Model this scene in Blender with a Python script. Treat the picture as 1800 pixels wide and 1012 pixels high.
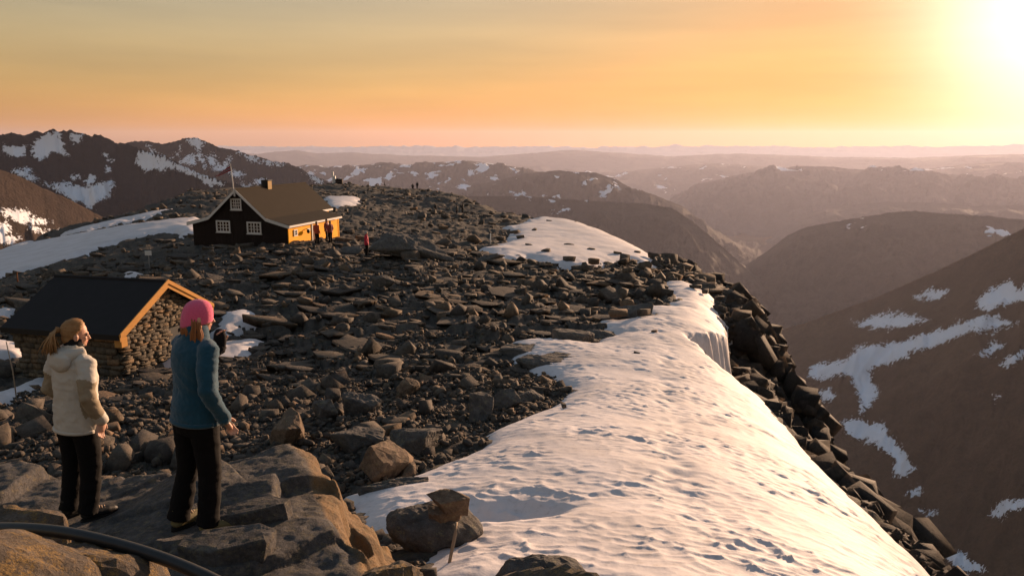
import bpy, bmesh, math, random
import numpy as np
from mathutils import Vector, Matrix

for o in list(bpy.data.objects):
    bpy.data.objects.remove(o, do_unlink=True)
SC = bpy.context.scene
COL = SC.collection

# ------------------------------------------------------------------ camera
FPX = 1386.0                       # focal length in pixels of an 1800 px wide picture
PITCH = math.atan(256.0 / FPX)
CAM_Z = 10.0
cam_d = bpy.data.cameras.new('camera')
cam_d.sensor_width = 36.0
cam_d.lens = 36.0 * FPX / 1800.0
cam_d.clip_start = 0.05
cam_d.clip_end = 200000.0
cam = bpy.data.objects.new('camera', cam_d)
cam.location = (0, 0, CAM_Z)
cam.rotation_euler = (math.pi / 2 - PITCH, 0, 0)
COL.objects.link(cam)
SC.camera = cam

# ------------------------------------------------------------------ sky and sun
SUN_AZ = math.radians(34.5)        # to the right of straight ahead (+Y)
SUN_EL = math.radians(7.4)
world = bpy.data.worlds.new('World')
SC.world = world
world.use_nodes = True
wn = world.node_tree.nodes
wl = world.node_tree.links
wn.clear()
w_out = wn.new('ShaderNodeOutputWorld')
w_bg = wn.new('ShaderNodeBackground')
sky = wn.new('ShaderNodeTexSky')
sky.sky_type = 'NISHITA'
sky.sun_disc = False
sky.sun_elevation = SUN_EL
sky.sun_rotation = SUN_AZ
sky.altitude = 2000
sky.air_density = 1.6
sky.dust_density = 5.0
sky.ozone_density = 1.0
w_bg.inputs['Strength'].default_value = 0.085
w_tc = wn.new('ShaderNodeTexCoord')
w_sep = wn.new('ShaderNodeSeparateXYZ')
wl.new(w_tc.outputs['Generated'], w_sep.inputs[0])
w_ramp = wn.new('ShaderNodeValToRGB')          # warm evening air: redder the lower one looks through it
for e, (p, c) in zip([w_ramp.color_ramp.elements[0], w_ramp.color_ramp.elements[1]] + [w_ramp.color_ramp.elements.new(0.5) for _ in range(3)],
                     [(0.0, (1.0, 0.63, 0.43)), (1.0, (0.95, 0.92, 1.0)), (0.06, (1.0, 0.68, 0.49)), (0.16, (1.0, 0.74, 0.62)), (0.36, (1.0, 0.82, 0.84))]):
    e.position = p; e.color = (*c, 1)
wl.new(w_sep.outputs['Z'], w_ramp.inputs[0])
w_mul = wn.new('ShaderNodeMix'); w_mul.data_type = 'RGBA'; w_mul.blend_type = 'MULTIPLY'; w_mul.inputs[0].default_value = 1.0
wl.new(sky.outputs[0], w_mul.inputs[6]); wl.new(w_ramp.outputs[0], w_mul.inputs[7])
# bright aureole of thin high cloud round the sun, and faint cloud streaks
w_nrm = wn.new('ShaderNodeVectorMath'); w_nrm.operation = 'NORMALIZE'
wl.new(w_tc.outputs['Generated'], w_nrm.inputs[0])
w_dot = wn.new('ShaderNodeVectorMath'); w_dot.operation = 'DOT_PRODUCT'
w_dot.inputs[1].default_value = (math.sin(SUN_AZ) * math.cos(SUN_EL), math.cos(SUN_AZ) * math.cos(SUN_EL), math.sin(SUN_EL))
wl.new(w_nrm.outputs[0], w_dot.inputs[0])
w_clp = wn.new('ShaderNodeMath'); w_clp.operation = 'MAXIMUM'; w_clp.inputs[1].default_value = 0.0
wl.new(w_dot.outputs['Value'], w_clp.inputs[0])
def _lobe(power, amount, col):
    p = wn.new('ShaderNodeMath'); p.operation = 'POWER'; p.inputs[1].default_value = power
    wl.new(w_clp.outputs[0], p.inputs[0])
    v = wn.new('ShaderNodeVectorMath'); v.operation = 'SCALE'
    v.inputs[0].default_value = tuple(amount * c for c in col)
    wl.new(p.outputs[0], v.inputs['Scale'])
    return v.outputs[0]
w_gs = wn.new('ShaderNodeVectorMath'); w_gs.operation = 'ADD'
wl.new(_lobe(150.0, 8.0, (0.96, 0.94, 0.90)), w_gs.inputs[0]); wl.new(_lobe(34.0, 0.5, (0.9, 0.86, 0.75)), w_gs.inputs[1])
w_bw = wn.new('ShaderNodeRGBToBW'); wl.new(w_mul.outputs[2], w_bw.inputs[0])
w_m1 = wn.new('ShaderNodeMath'); w_m1.operation = 'MULTIPLY_ADD'; w_m1.inputs[1].default_value = 1 / 2.6; w_m1.inputs[2].default_value = 1.0
wl.new(w_bw.outputs[0], w_m1.inputs[0])
w_m2 = wn.new('ShaderNodeMath'); w_m2.operation = 'DIVIDE'; w_m2.inputs[0].default_value = 1.9
wl.new(w_m1.outputs[0], w_m2.inputs[1])
w_scl = wn.new('ShaderNodeVectorMath'); w_scl.operation = 'SCALE'
wl.new(w_mul.outputs[2], w_scl.inputs[0]); wl.new(w_m2.outputs[0], w_scl.inputs['Scale'])
w_add = wn.new('ShaderNodeMix'); w_add.data_type = 'RGBA'; w_add.blend_type = 'ADD'; w_add.inputs[0].default_value = 1.0
wl.new(w_scl.outputs[0], w_add.inputs[6]); wl.new(w_gs.outputs[0], w_add.inputs[7])
w_map = wn.new('ShaderNodeMapping'); w_map.inputs['Scale'].default_value = (1.6, 1.6, 16.0); w_map.inputs['Rotation'].default_value = (0.06, 0.05, 0.0)
wl.new(w_nrm.outputs[0], w_map.inputs[0])
w_noi = wn.new('ShaderNodeTexNoise'); w_noi.inputs['Scale'].default_value = 1.3; w_noi.inputs['Detail'].default_value = 5.0
wl.new(w_map.outputs[0], w_noi.inputs['Vector'])
w_st = wn.new('ShaderNodeValToRGB')
w_st.color_ramp.elements[0].position = 0.30; w_st.color_ramp.elements[0].color = (0.84, 0.85, 0.88, 1)
w_st.color_ramp.elements[1].position = 0.72; w_st.color_ramp.elements[1].color = (1.12, 1.10, 1.06, 1)
wl.new(w_noi.outputs[0], w_st.inputs[0])
w_fin = wn.new('ShaderNodeMix'); w_fin.data_type = 'RGBA'; w_fin.blend_type = 'MULTIPLY'; w_fin.inputs[0].default_value = 1.0
wl.new(w_add.outputs[2], w_fin.inputs[6]); wl.new(w_st.outputs[0], w_fin.inputs[7])
wl.new(w_fin.outputs[2], w_bg.inputs['Color'])
wl.new(w_bg.outputs[0], w_out.inputs['Surface'])

sun_d = bpy.data.lights.new('sun', 'SUN')
sun_d.energy = 5.0
sun_d.angle = math.radians(0.6)
sun_d.color = (1.0, 0.65, 0.41)
sun = bpy.data.objects.new('sun', sun_d)
SUN_DIR = Vector((math.sin(SUN_AZ) * math.cos(SUN_EL), math.cos(SUN_AZ) * math.cos(SUN_EL), math.sin(SUN_EL)))
sun.rotation_euler = SUN_DIR.to_track_quat('Z', 'Y').to_euler()
sun.location = (60, 80, 60)
COL.objects.link(sun)

SC.view_settings.view_transform = 'Standard'
SC.view_settings.look = 'None'
SC.view_settings.gamma = 1.0
SC.view_settings.use_curve_mapping = False
SC.view_settings.exposure = 1.0
SC.render.engine = 'CYCLES'
SC.cycles.use_denoising = True
try:
    SC.cycles.denoiser = 'OPENIMAGEDENOISE'
except Exception:
    pass
SC.cycles.max_bounces = 5
SC.cycles.volume_bounces = 0

# ------------------------------------------------------------------ helpers
RNG = np.random.default_rng(7)


def _hash(ix, iy, seed):
    h = (ix.astype(np.int64) * 374761393 + iy.astype(np.int64) * 668265263 + seed * 2147483647 + 12345) & 0xFFFFFFFF
    h = ((h ^ (h >> 13)) * 1274126177) & 0xFFFFFFFF
    h = (h ^ (h >> 16)) & 0xFFFFFFFF
    return h / 4294967295.0


def perlin(x, y, seed=0):
    x = np.asarray(x, float); y = np.asarray(y, float)
    ix = np.floor(x); iy = np.floor(y)
    fx = x - ix; fy = y - iy
    u = fx * fx * fx * (fx * (fx * 6 - 15) + 10)
    v = fy * fy * fy * (fy * (fy * 6 - 15) + 10)

    def g(dx, dy):
        a = _hash(ix + dx, iy + dy, seed) * 2 * np.pi
        return np.cos(a) * (fx - dx) + np.sin(a) * (fy - dy)
    a = g(0, 0) * (1 - u) + g(1, 0) * u
    b = g(0, 1) * (1 - u) + g(1, 1) * u
    return (a * (1 - v) + b * v) * 1.5


def fbm(x, y, octv=4, seed=0, gain=0.5, ridged=False):
    s = 0.0; a = 1.0; t = 0.0
    for i in range(octv):
        n = perlin(x * 2 ** i + 17.3 * i, y * 2 ** i - 9.1 * i, seed + i)
        if ridged:
            n = 1 - 2 * np.abs(n)
        s = s + a * n; t += a; a *= gain
    return s / t


def worley(x, y, seed=0):
    """distance to the nearest and second nearest feature point, and an id of the nearest cell"""
    ix = np.floor(x); iy = np.floor(y)
    d1 = np.full(x.shape, 9.0); d2 = np.full(x.shape, 9.0); cid = np.zeros(x.shape)
    for dx in (-1, 0, 1):
        for dy in (-1, 0, 1):
            px = ix + dx + _hash(ix + dx, iy + dy, seed)
            py = iy + dy + _hash(ix + dx, iy + dy, seed + 5)
            d = np.hypot(px - x, py - y)
            near = d < d1
            d2 = np.where(near, d1, np.minimum(d2, d))
            cid = np.where(near, _hash(ix + dx, iy + dy, seed + 9), cid)
            d1 = np.where(near, d, d1)
    return d1, d2, cid


CP, SP = math.cos(PITCH), math.sin(PITCH)


def ray(px, py):
    u = (px - 900.0) / FPX; v = (506.0 - py) / FPX
    return np.array([u, CP + v * SP, -SP + v * CP])


def at_z(px, py, z):               # the place at height z that stands at this picture point
    d = ray(px, py)
    t = (z - CAM_Z) / d[2]
    return np.array([d[0] * t, d[1] * t, z])


def at_r(px, py, r):               # the place at horizontal distance r
    d = ray(px, py)
    t = r / math.hypot(d[0], d[1])
    return np.array([d[0] * t, d[1] * t, CAM_Z + d[2] * t])


def project(x, y, z):
    z = z - CAM_Z
    d = y * CP - z * SP
    return 900 + FPX * x / d, 506 - FPX * (y * SP + z * CP) / d


def poly_sd(x, y, poly):
    """signed distance to a closed polygon, negative inside; also the nearest boundary point"""
    poly = np.asarray(poly, float)
    n = len(poly)
    best = np.full(x.shape, 1e18); nx = np.zeros(x.shape); ny = np.zeros(x.shape)
    inside = np.zeros(x.shape, bool)
    for i in range(n):
        ax, ay = poly[i]; bx, by = poly[(i + 1) % n]
        ex, ey = bx - ax, by - ay
        t = np.clip(((x - ax) * ex + (y - ay) * ey) / (ex * ex + ey * ey + 1e-12), 0, 1)
        qx = ax + t * ex; qy = ay + t * ey
        d = (x - qx) ** 2 + (y - qy) ** 2
        m = d < best
        best = np.where(m, d, best); nx = np.where(m, qx, nx); ny = np.where(m, qy, ny)
        if ey != 0:
            cond = ((ay > y) != (by > y)) & (x < ex * (y - ay) / ey + ax)
            inside ^= cond
    d = np.sqrt(best)
    return np.where(inside, -d, d), nx, ny


def sstep(a, b, x):
    t = np.clip((x - a) / (b - a), 0, 1)
    return t * t * (3 - 2 * t)


def new_mesh(name, verts, faces, mat=None, smooth=False, attrs=None):
    me = bpy.data.meshes.new(name)
    verts = np.ascontiguousarray(verts, dtype=np.float32)
    if isinstance(faces, np.ndarray):
        nf, k = faces.shape
        me.vertices.add(len(verts)); me.vertices.foreach_set('co', verts.ravel())
        me.loops.add(nf * k); me.loops.foreach_set('vertex_index', np.ascontiguousarray(faces, dtype=np.int32).ravel())
        me.polygons.add(nf)
        me.polygons.foreach_set('loop_start', np.arange(0, nf * k, k, dtype=np.int32))
        me.polygons.foreach_set('loop_total', np.full(nf, k, dtype=np.int32))
        me.update(calc_edges=True)
    else:
        me.from_pydata([tuple(v) for v in verts], [], faces)
        me.update()
    if smooth:
        me.polygons.foreach_set('use_smooth', np.ones(len(me.polygons), bool))
    if attrs:
        for k_, a in attrs.items():
            at = me.attributes.new(k_, 'FLOAT', 'POINT')
            at.data.foreach_set('value', np.ascontiguousarray(a, dtype=np.float32))
    if mat:
        me.materials.append(mat)
    return me


def link(name, me, parent=None, loc=None, rot=None, **props):
    o = bpy.data.objects.new(name, me)
    COL.objects.link(o)
    if parent is not None:
        o.parent = parent
    if loc is not None:
        o.location = loc
    if rot is not None:
        o.rotation_euler = rot
    for k_, v in props.items():
        o[k_] = v
    return o


def thing(name, label, cat, loc=(0, 0, 0), rz=0.0, group=None):
    o = bpy.data.objects.new(name, None)
    o.empty_display_size = 0.3
    COL.objects.link(o)
    o.location = loc; o.rotation_euler = (0, 0, rz)
    o['label'] = label; o['category'] = cat
    if group:
        o['group'] = group
    return o


def tag(o, label, cat, group=None):
    o['label'] = label; o['category'] = cat
    if group:
        o['group'] = group
    return o


def grid_faces(nr, nc):
    i = np.arange(nr - 1)[:, None] * nc + np.arange(nc - 1)[None, :]
    i = i.ravel()
    return np.stack([i, i + 1, i + nc + 1, i + nc], 1)


# ---- materials
class NB:
    def __init__(self, name):
        self.m = bpy.data.materials.new(name)
        self.m.use_nodes = True
        self.t = self.m.node_tree
        self.n = self.t.nodes
        self.b = self.n['Principled BSDF']
        self.b.inputs['Specular IOR Level'].default_value = 0.25

    def node(self, typ, ins=None, **kw):
        nd = self.n.new(typ)
        for k_, v in kw.items():
            setattr(nd, k_, v)
        for k_, v in (ins or {}).items():
            if hasattr(v, 'is_linked') or isinstance(v, bpy.types.NodeSocket):
                self.t.links.new(v, nd.inputs[k_])
            else:
                nd.inputs[k_].default_value = v
        return nd

    def coord(self, which='Object'):
        return self.node('ShaderNodeTexCoord').outputs[which]

    def pos(self):
        return self.node('ShaderNodeNewGeometry').outputs['Position']

    def noise(self, vec, scale, detail=6.0, rough=0.6, dist=0.0):
        return self.node('ShaderNodeTexNoise', {'Vector': vec, 'Scale': scale, 'Detail': detail, 'Roughness': rough, 'Distortion': dist})

    def ramp(self, fac, stops, interp='LINEAR'):
        r = self.node('ShaderNodeValToRGB', {'Fac': fac})
        r.color_ramp.interpolation = interp
        while len(r.color_ramp.elements) < len(stops):
            r.color_ramp.elements.new(0.5)
        for e, (p, c) in zip(r.color_ramp.elements, stops):
            e.position = p
            e.color = (c[0], c[1], c[2], 1) if not isinstance(c, (int, float)) else (c, c, c, 1)
        return r.outputs['Color']

    def mix(self, fac, a, b, mode='MIX'):
        nd = self.n.new('ShaderNodeMix')
        nd.data_type = 'RGBA'; nd.blend_type = mode
        for sock, v in ((nd.inputs[0], fac), (nd.inputs[6], a), (nd.inputs[7], b)):
            if isinstance(v, bpy.types.NodeSocket):
                self.t.links.new(v, sock)
            elif isinstance(v, (int, float)):
                sock.default_value = v
            else:
                sock.default_value = (v[0], v[1], v[2], 1)
        return nd.outputs[2]

    def math(self, op, a, b=0.0, c=None, clamp=False):
        nd = self.n.new('ShaderNodeMath'); nd.operation = op; nd.use_clamp = clamp
        for i, v in enumerate((a, b) if c is None else (a, b, c)):
            if isinstance(v, bpy.types.NodeSocket):
                self.t.links.new(v, nd.inputs[i])
            else:
                nd.inputs[i].default_value = v
        return nd.outputs[0]

    def attr(self, name):
        return self.node('ShaderNodeAttribute', attribute_name=name).outputs['Fac']

    def mapped(self, vec, scale):
        return self.node('ShaderNodeMapping', {'Vector': vec, 'Scale': scale}).outputs[0]

    def bump(self, height, strength=0.5, dist=0.02):
        nd = self.node('ShaderNodeBump', {'Height': height, 'Strength': strength, 'Distance': dist})
        self.t.links.new(nd.outputs[0], self.b.inputs['Normal'])
        return nd

    def set(self, **kw):
        names = {'color': 'Base Color', 'rough': 'Roughness', 'spec': 'Specular IOR Level', 'metal': 'Metallic', 'sheen': 'Sheen Weight'}
        for k_, v in kw.items():
            s = self.b.inputs[names[k_]]
            if isinstance(v, bpy.types.NodeSocket):
                self.t.links.new(v, s)
            elif isinstance(v, (int, float)):
                s.default_value = v
            else:
                s.default_value = (v[0], v[1], v[2], 1)
        return self


def mat_rock(name, dark, light, rust_sunlit, scale=1.0, lichen=0.0, lichen_col=(0.30, 0.24, 0.07), bump=0.6, tone=True, bdist=0.03, face=None):
    b = NB(name)
    g = b.pos()
    n1 = b.noise(g, 1.1 * scale, 8, 0.65)
    n2 = b.noise(g, 9.0 * scale, 8, 0.7)
    n3 = b.noise(g, 38.0 * scale, 5, 0.7)
    c = b.mix(b.ramp(n1.outputs[0], [(0.32, 0.0), (0.68, 1.0)]), dark, light)
    c = b.mix(b.ramp(n2.outputs[0], [(0.52, 0.0), (0.72, 0.75)]), c, rust_sunlit)
    n5 = b.noise(g, 4.0 * scale, 9, 0.75)
    c = b.mix(0.85, c, b.ramp(n5.outputs[0], [(0.30, 0.38), (0.5, 0.95), (0.70, 1.55)]), 'MULTIPLY')
    c = b.mix(0.6, c, b.ramp(n3.outputs[0], [(0.25, 0.40), (0.75, 1.25)]), 'MULTIPLY')
    if tone:
        t = b.math('ADD', b.attr('tone'), b.node('ShaderNodeObjectInfo').outputs['Random'])
        t = b.math('FRACT', t)
        c = b.mix(1.0, c, b.ramp(t, [(0.0, (0.62, 0.60, 0.60)), (0.35, (0.95, 0.92, 0.90)), (0.7, (1.18, 1.10, 1.0)), (0.9, (1.55, 1.25, 0.95)), (1.0, (1.95, 1.45, 1.05))]), 'MULTIPLY')
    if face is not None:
        c = b.mix(b.math('MULTIPLY', b.attr('rust_sunlit'), b.ramp(n2.outputs[0], [(0.25, 0.55), (0.6, 1.0)])), c, face)  # orange of the low sun mixed into the colour on the masked side
    if lichen > 0:
        l1 = b.noise(g, 5.0 * scale, 7, 0.75)
        l2 = b.noise(g, 45.0 * scale, 4, 0.8)
        lf = b.math('MULTIPLY', b.ramp(l1.outputs[0], [(0.62 - lichen * 0.22, 0.0), (0.72 - lichen * 0.2, 1.0)]), b.ramp(l2.outputs[0], [(0.4, 0.0), (0.6, 1.0)]))
        c = b.mix(lf, c, lichen_col)
    b.set(color=c, rough=0.88, spec=0.2)
    h = b.math('ADD', b.math('ADD', b.math('MULTIPLY', n2.outputs[0], 0.7), b.math('MULTIPLY', n3.outputs[0], 0.35)), b.math('MULTIPLY', n5.outputs[0], 1.6))
    b.bump(h, bump, bdist)
    return b.m


def mat_plain(name, col, rough=0.7, var=0.25, scale=12.0, bump=0.15, bdist=0.004, spec=0.25):
    b = NB(name)
    g = b.coord('Object')
    n = b.noise(g, scale, 5, 0.6)
    n2 = b.noise(g, scale * 9, 3, 0.6)
    lo = tuple(x * (1 - var) for x in col); hi = tuple(min(1, x * (1 + var)) for x in col)
    c = b.mix(n.outputs[0], lo, hi)
    b.set(color=c, rough=rough, spec=spec)
    if bump:
        b.bump(b.math('ADD', n.outputs[0], b.math('MULTIPLY', n2.outputs[0], 0.4)), bump, bdist)
    return b.m


def mat_snow(name, dirt=0.15):
    b = NB(name)
    g = b.pos()
    n1 = b.noise(g, 0.6, 7, 0.65)
    n2 = b.noise(g, 7.0, 6, 0.65)
    n3 = b.noise(g, 40.0, 4, 0.6)
    c = b.mix(b.ramp(n1.outputs[0], [(0.4, 0.0), (0.7, 1.0)]), (0.62, 0.582, 0.592), (0.51, 0.47, 0.465))
    c = b.mix(b.math('MULTIPLY', b.ramp(n2.outputs[0], [(0.55, 0.0), (0.75, 1.0)]), dirt * 2), c, (0.25, 0.21, 0.18))
    b.set(color=c, rough=0.75, spec=0.25)
    b.b.inputs['Subsurface Weight'].default_value = 0.0
    b.bump(b.math('ADD', b.math('MULTIPLY', n2.outputs[0], 1.0), b.math('MULTIPLY', n3.outputs[0], 0.3)), 0.35, 0.03)
    return b.m


def mat_mountain(name, dark, light, flecks=None, thr=0.0, feat=900.0):
    """rock of a far mountainside; snow lies where the attribute 'snow' (a signed distance) plus ragged noise is positive"""
    b = NB(name)
    g = b.pos()
    n1 = b.noise(g, 1.0 / feat, 9, 0.65)
    n2 = b.noise(g, 9.0 / feat, 9, 0.7)
    n4 = b.noise(g, 60.0 / feat, 6, 0.7)
    c = b.mix(b.ramp(n1.outputs[0], [(0.35, 0.0), (0.65, 1.0)]), dark, light)
    c = b.mix(0.6, c, b.ramp(n2.outputs[0], [(0.3, 0.45), (0.7, 1.15)]), 'MULTIPLY')
    c = b.mix(0.5, c, b.ramp(n4.outputs[0], [(0.3, 0.5), (0.7, 1.2)]), 'MULTIPLY')
    rag = b.math('MULTIPLY', b.math('SUBTRACT', n2.outputs[0], 0.5), 6.0)
    rag = b.math('ADD', rag, b.math('MULTIPLY', b.math('SUBTRACT', n4.outputs[0], 0.5), 6.0))
    s = b.math('ADD', b.attr('snow'), rag)
    sm = b.ramp(s, [(0.0, 0.0), (0.06, 1.0)])
    if flecks:
        v = b.mapped(g, flecks)
        f = b.noise(v, 1.0, 4, 0.55, 0.3)
        sm = b.math('MAXIMUM', sm, b.math('MULTIPLY', b.ramp(f.outputs[0], [(thr, 0.0), (thr + 0.012, 1.0)]), b.ramp(b.attr('fleck'), [(0.4, 0.0), (0.5, 1.0)])))
    c = b.mix(sm, c, (0.80, 0.82, 0.87))
    b.set(color=c, rough=0.95, spec=0.05)
    h = b.math('ADD', n2.outputs[0], b.math('MULTIPLY', n4.outputs[0], 0.4))
    b.bump(b.math('MULTIPLY', h, b.math('SUBTRACT', 1.0, b.math('MULTIPLY', sm, 0.8))), 0.8, feat * 0.03)
    return b.m

# ------------------------------------------------------------------ far mountains
def interp_crest(pts, n):
    pts = np.array(pts, float)
    w = np.array([at_r(p[0], p[1], p[2]) for p in pts])
    s = np.r_[0, np.cumsum(np.abs(np.diff(pts[:, 0])) + 1e-6)]
    t = np.linspace(0, s[-1], n)
    return np.stack([np.interp(t, s, w[:, k]) for k in range(3)], 1)


def ridge(name, crest, length, z_base, mat, rows=110, cols=420, amp=60.0, feat=600.0, rough=6.0, back=1500.0, seed=1, power=0.85, skew=0.0,
          snow=None, edge_px=10.0, crest_noise=None, label=None, fleck=None):
    c = interp_crest(crest, cols)
    r = np.hypot(c[:, 0], c[:, 1])
    # ragged crest
    k = np.arange(cols)
    arc = np.r_[0, np.cumsum(np.hypot(np.diff(c[:, 0]), np.diff(c[:, 1])))]
    cn = rough if crest_noise is None else crest_noise
    c[:, 2] += cn * fbm(arc / (feat * 0.35), arc * 0 + seed * 3.7, 6, seed, 0.6)
    c[:, 2] += 0.55 * cn * (fbm(arc / (feat * 0.09), arc * 0 + seed * 1.7, 4, seed + 5, 0.6, True) - 0.2)
    dx, dy = -c[:, 0] / r, -c[:, 1] / r
    ca, sa = math.cos(skew), math.sin(skew)
    dx, dy = dx * ca - dy * sa, dx * sa + dy * ca
    s_front = np.linspace(0, 1, rows) ** 1.25
    s_back = -np.linspace(1, 0, 14)[:-1]
    s = np.r_[s_back, s_front]
    S = s[:, None] * np.ones(cols)[None, :]
    X = c[None, :, 0] + np.where(S > 0, dx[None] * length * S, dx[None] * back * S)
    Y = c[None, :, 1] + np.where(S > 0, dy[None] * length * S, dy[None] * back * S)
    Z = c[None, :, 2] - np.where(S > 0, (c[None, :, 2] - z_base) * np.abs(S) ** power, (c[None, :, 2] - z_base) * np.abs(S) ** 0.9)
    env = sstep(0, 0.18, S) * (1 - 0.6 * sstep(0.8, 1, S)) + 0.5 * sstep(0, 0.2, -S)
    n = fbm(X / feat, Y / feat, 7, seed + 11, 0.52, True) - 0.15
    n2 = fbm(X / feat * 3, Y / feat * 3, 5, seed + 31, 0.55)
    gul = fbm(arc[None, :] / (feat * 0.45) + 0.5 * n2, S * 1.6 + seed, 5, seed + 51, 0.6, True)     # gullies running down the fall line
    Z = Z + amp * env * (n + 0.4 * n2 + 0.75 * gul)
    verts = np.stack([X, Y, Z], -1).reshape(-1, 3)
    px, py = project(verts[:, 0], verts[:, 1], verts[:, 2])
    sv = np.full(len(verts), -5.0)
    for poly in (snow or []):
        sd, _, _ = poly_sd(px, py, poly)
        sv = np.maximum(sv, np.clip(-sd / edge_px, -5, 3))
    fl = np.zeros(len(verts))
    if fleck is not None:
        fl = fleck(px, py, verts[:, 2])
    me = new_mesh(name, verts, grid_faces(len(s), cols)[:, ::-1].copy(), mat, True, {'snow': sv, 'fleck': fl})
    return link(name, me, kind='structure')


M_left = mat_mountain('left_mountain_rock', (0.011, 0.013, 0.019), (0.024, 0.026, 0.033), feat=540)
M_brown = mat_mountain('brown_fell', (0.060, 0.042, 0.032), (0.085, 0.058, 0.042), feat=300)
M_plat = mat_mountain('high_plateau', (0.055, 0.048, 0.045), (0.08, 0.068, 0.06), (1 / 190., 1 / 420., 1 / 120.), 0.565, feat=1500)
M_ridge = mat_mountain('dark_fell', (0.044, 0.036, 0.029), (0.066, 0.052, 0.041), (1 / 160., 1 / 300., 1 / 100.), 0.63, feat=900)
M_far = mat_mountain('far_fell', (0.05, 0.05, 0.055), (0.07, 0.068, 0.07), (1 / 600., 1 / 900., 1 / 400.), 0.62, feat=2500)
M_valley = mat_mountain('valley_slope', (0.080, 0.048, 0.027), (0.125, 0.078, 0.044), (1 / 60., 1 / 60., 1 / 60.), 0.72, feat=420)

ZV = -1000.0
# valley floor sheet that runs to the horizon
rr = np.geomspace(700, 29000, 90); aa = np.linspace(-math.radians(75), math.radians(75), 160)
RR, AA = np.meshgrid(rr, aa, indexing='ij')
X, Y = RR * np.sin(AA), RR * np.cos(AA)
Z = ZV + 60 * fbm(X / 1800, Y / 1800, 5, 3)
me = new_mesh('valley_floor', np.stack([X, Y, Z], -1).reshape(-1, 3), grid_faces(90, 160)[:, ::-1].copy(), M_valley, True,
              {'snow': np.full(X.size, -5.0), 'fleck': np.zeros(X.size)})
link('valley_ground', me, kind='structure')

SN1 = [[(0, 250), (25, 262), (42, 258), (45, 268), (30, 275), (10, 268)],
       [(60, 247), (82, 238), (100, 236), (110, 250), (112, 262), (128, 278), (110, 277), (96, 268), (72, 280), (56, 268), (58, 252)],
       [(125, 240), (146, 237), (140, 248), (128, 250)],
       [(24, 300), (46, 293), (60, 305), (70, 318), (52, 318), (30, 306)],
       [(74, 323), (110, 322), (150, 328), (170, 320), (196, 318), (202, 332), (186, 348), (160, 364), (130, 350), (100, 334)],
       [(146, 316), (160, 308), (170, 318), (160, 326), (148, 324)],
       [(126, 312), (140, 308), (142, 315), (130, 315)],
       [(240, 268), (262, 264), (290, 298), (262, 302), (240, 288)],
       [(258, 268), (286, 274), (310, 286), (350, 302), (372, 314), (392, 324), (366, 328), (340, 312), (310, 298), (282, 292)],
       [(176, 269), (188, 270), (184, 275)], [(190, 281), (200, 280), (198, 286)], [(188, 294), (194, 292), (193, 298), (186, 298)]]
SN1b = [[(331, 246), (348, 244), (356, 252), (352, 262), (340, 256)], [(300, 280), (316, 258), (320, 262), (308, 282)], [(318, 284), (334, 272), (346, 274), (344, 292)],
        [(346, 264), (352, 266), (364, 290), (360, 296), (350, 280)], [(364, 276), (378, 274), (384, 286), (370, 292)], [(376, 298), (392, 292), (404, 280), (394, 300)],
        [(258, 256), (268, 264), (282, 272), (272, 271)], [(420, 268), (440, 274), (452, 282), (434, 280)], [(448, 278), (480, 285), (497, 290), (470, 288)],
        [(535, 304), (550, 310), (578, 320), (570, 324), (552, 318)], [(440, 322), (455, 314), (470, 322), (455, 326)], [(404, 300), (430, 306), (420, 312), (404, 306)],
        [(396, 330), (430, 322), (445, 332), (420, 336), (402, 334)]]
SN0 = [[(-40, 372), (0, 370), (22, 366), (50, 374), (52, 382), (92, 388), (70, 394), (30, 392), (0, 378), (-30, 390)],
       [(-40, 396), (10, 390), (22, 400), (10, 412), (38, 420), (12, 430), (-5, 424), (-20, 440), (-40, 430)],
       [(48, 400), (64, 396), (84, 406), (122, 407), (100, 412), (78, 410), (60, 406)]]
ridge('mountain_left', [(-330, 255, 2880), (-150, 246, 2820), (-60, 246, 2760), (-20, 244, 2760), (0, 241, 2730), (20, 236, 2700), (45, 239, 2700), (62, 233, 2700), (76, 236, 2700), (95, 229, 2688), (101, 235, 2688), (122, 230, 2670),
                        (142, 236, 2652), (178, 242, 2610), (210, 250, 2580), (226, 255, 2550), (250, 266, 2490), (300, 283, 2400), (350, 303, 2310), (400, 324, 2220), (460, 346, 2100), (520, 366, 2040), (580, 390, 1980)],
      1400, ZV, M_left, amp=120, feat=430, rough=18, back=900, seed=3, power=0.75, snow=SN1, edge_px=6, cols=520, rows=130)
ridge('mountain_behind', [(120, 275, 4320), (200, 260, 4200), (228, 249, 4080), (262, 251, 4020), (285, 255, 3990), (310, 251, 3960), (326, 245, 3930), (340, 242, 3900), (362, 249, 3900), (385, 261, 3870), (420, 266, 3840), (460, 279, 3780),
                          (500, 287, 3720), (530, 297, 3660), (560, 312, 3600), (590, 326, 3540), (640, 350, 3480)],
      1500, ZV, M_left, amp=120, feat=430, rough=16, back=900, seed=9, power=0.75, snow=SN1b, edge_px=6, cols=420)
ridge('fell_left', [(-300, 180, 1500), (-120, 250, 1550), (0, 298, 1600), (40, 313, 1620), (80, 333, 1640), (120, 351, 1660), (160, 372, 1680), (200, 392, 1700), (260, 420, 1720), (320, 450, 1740)],
      900, -700, M_brown, amp=22, feat=260, rough=3, seed=14, power=0.9, snow=SN0, edge_px=7, back=900)
flat_fleck = lambda px, py, z: sstep(-640, -420, z)
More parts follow.
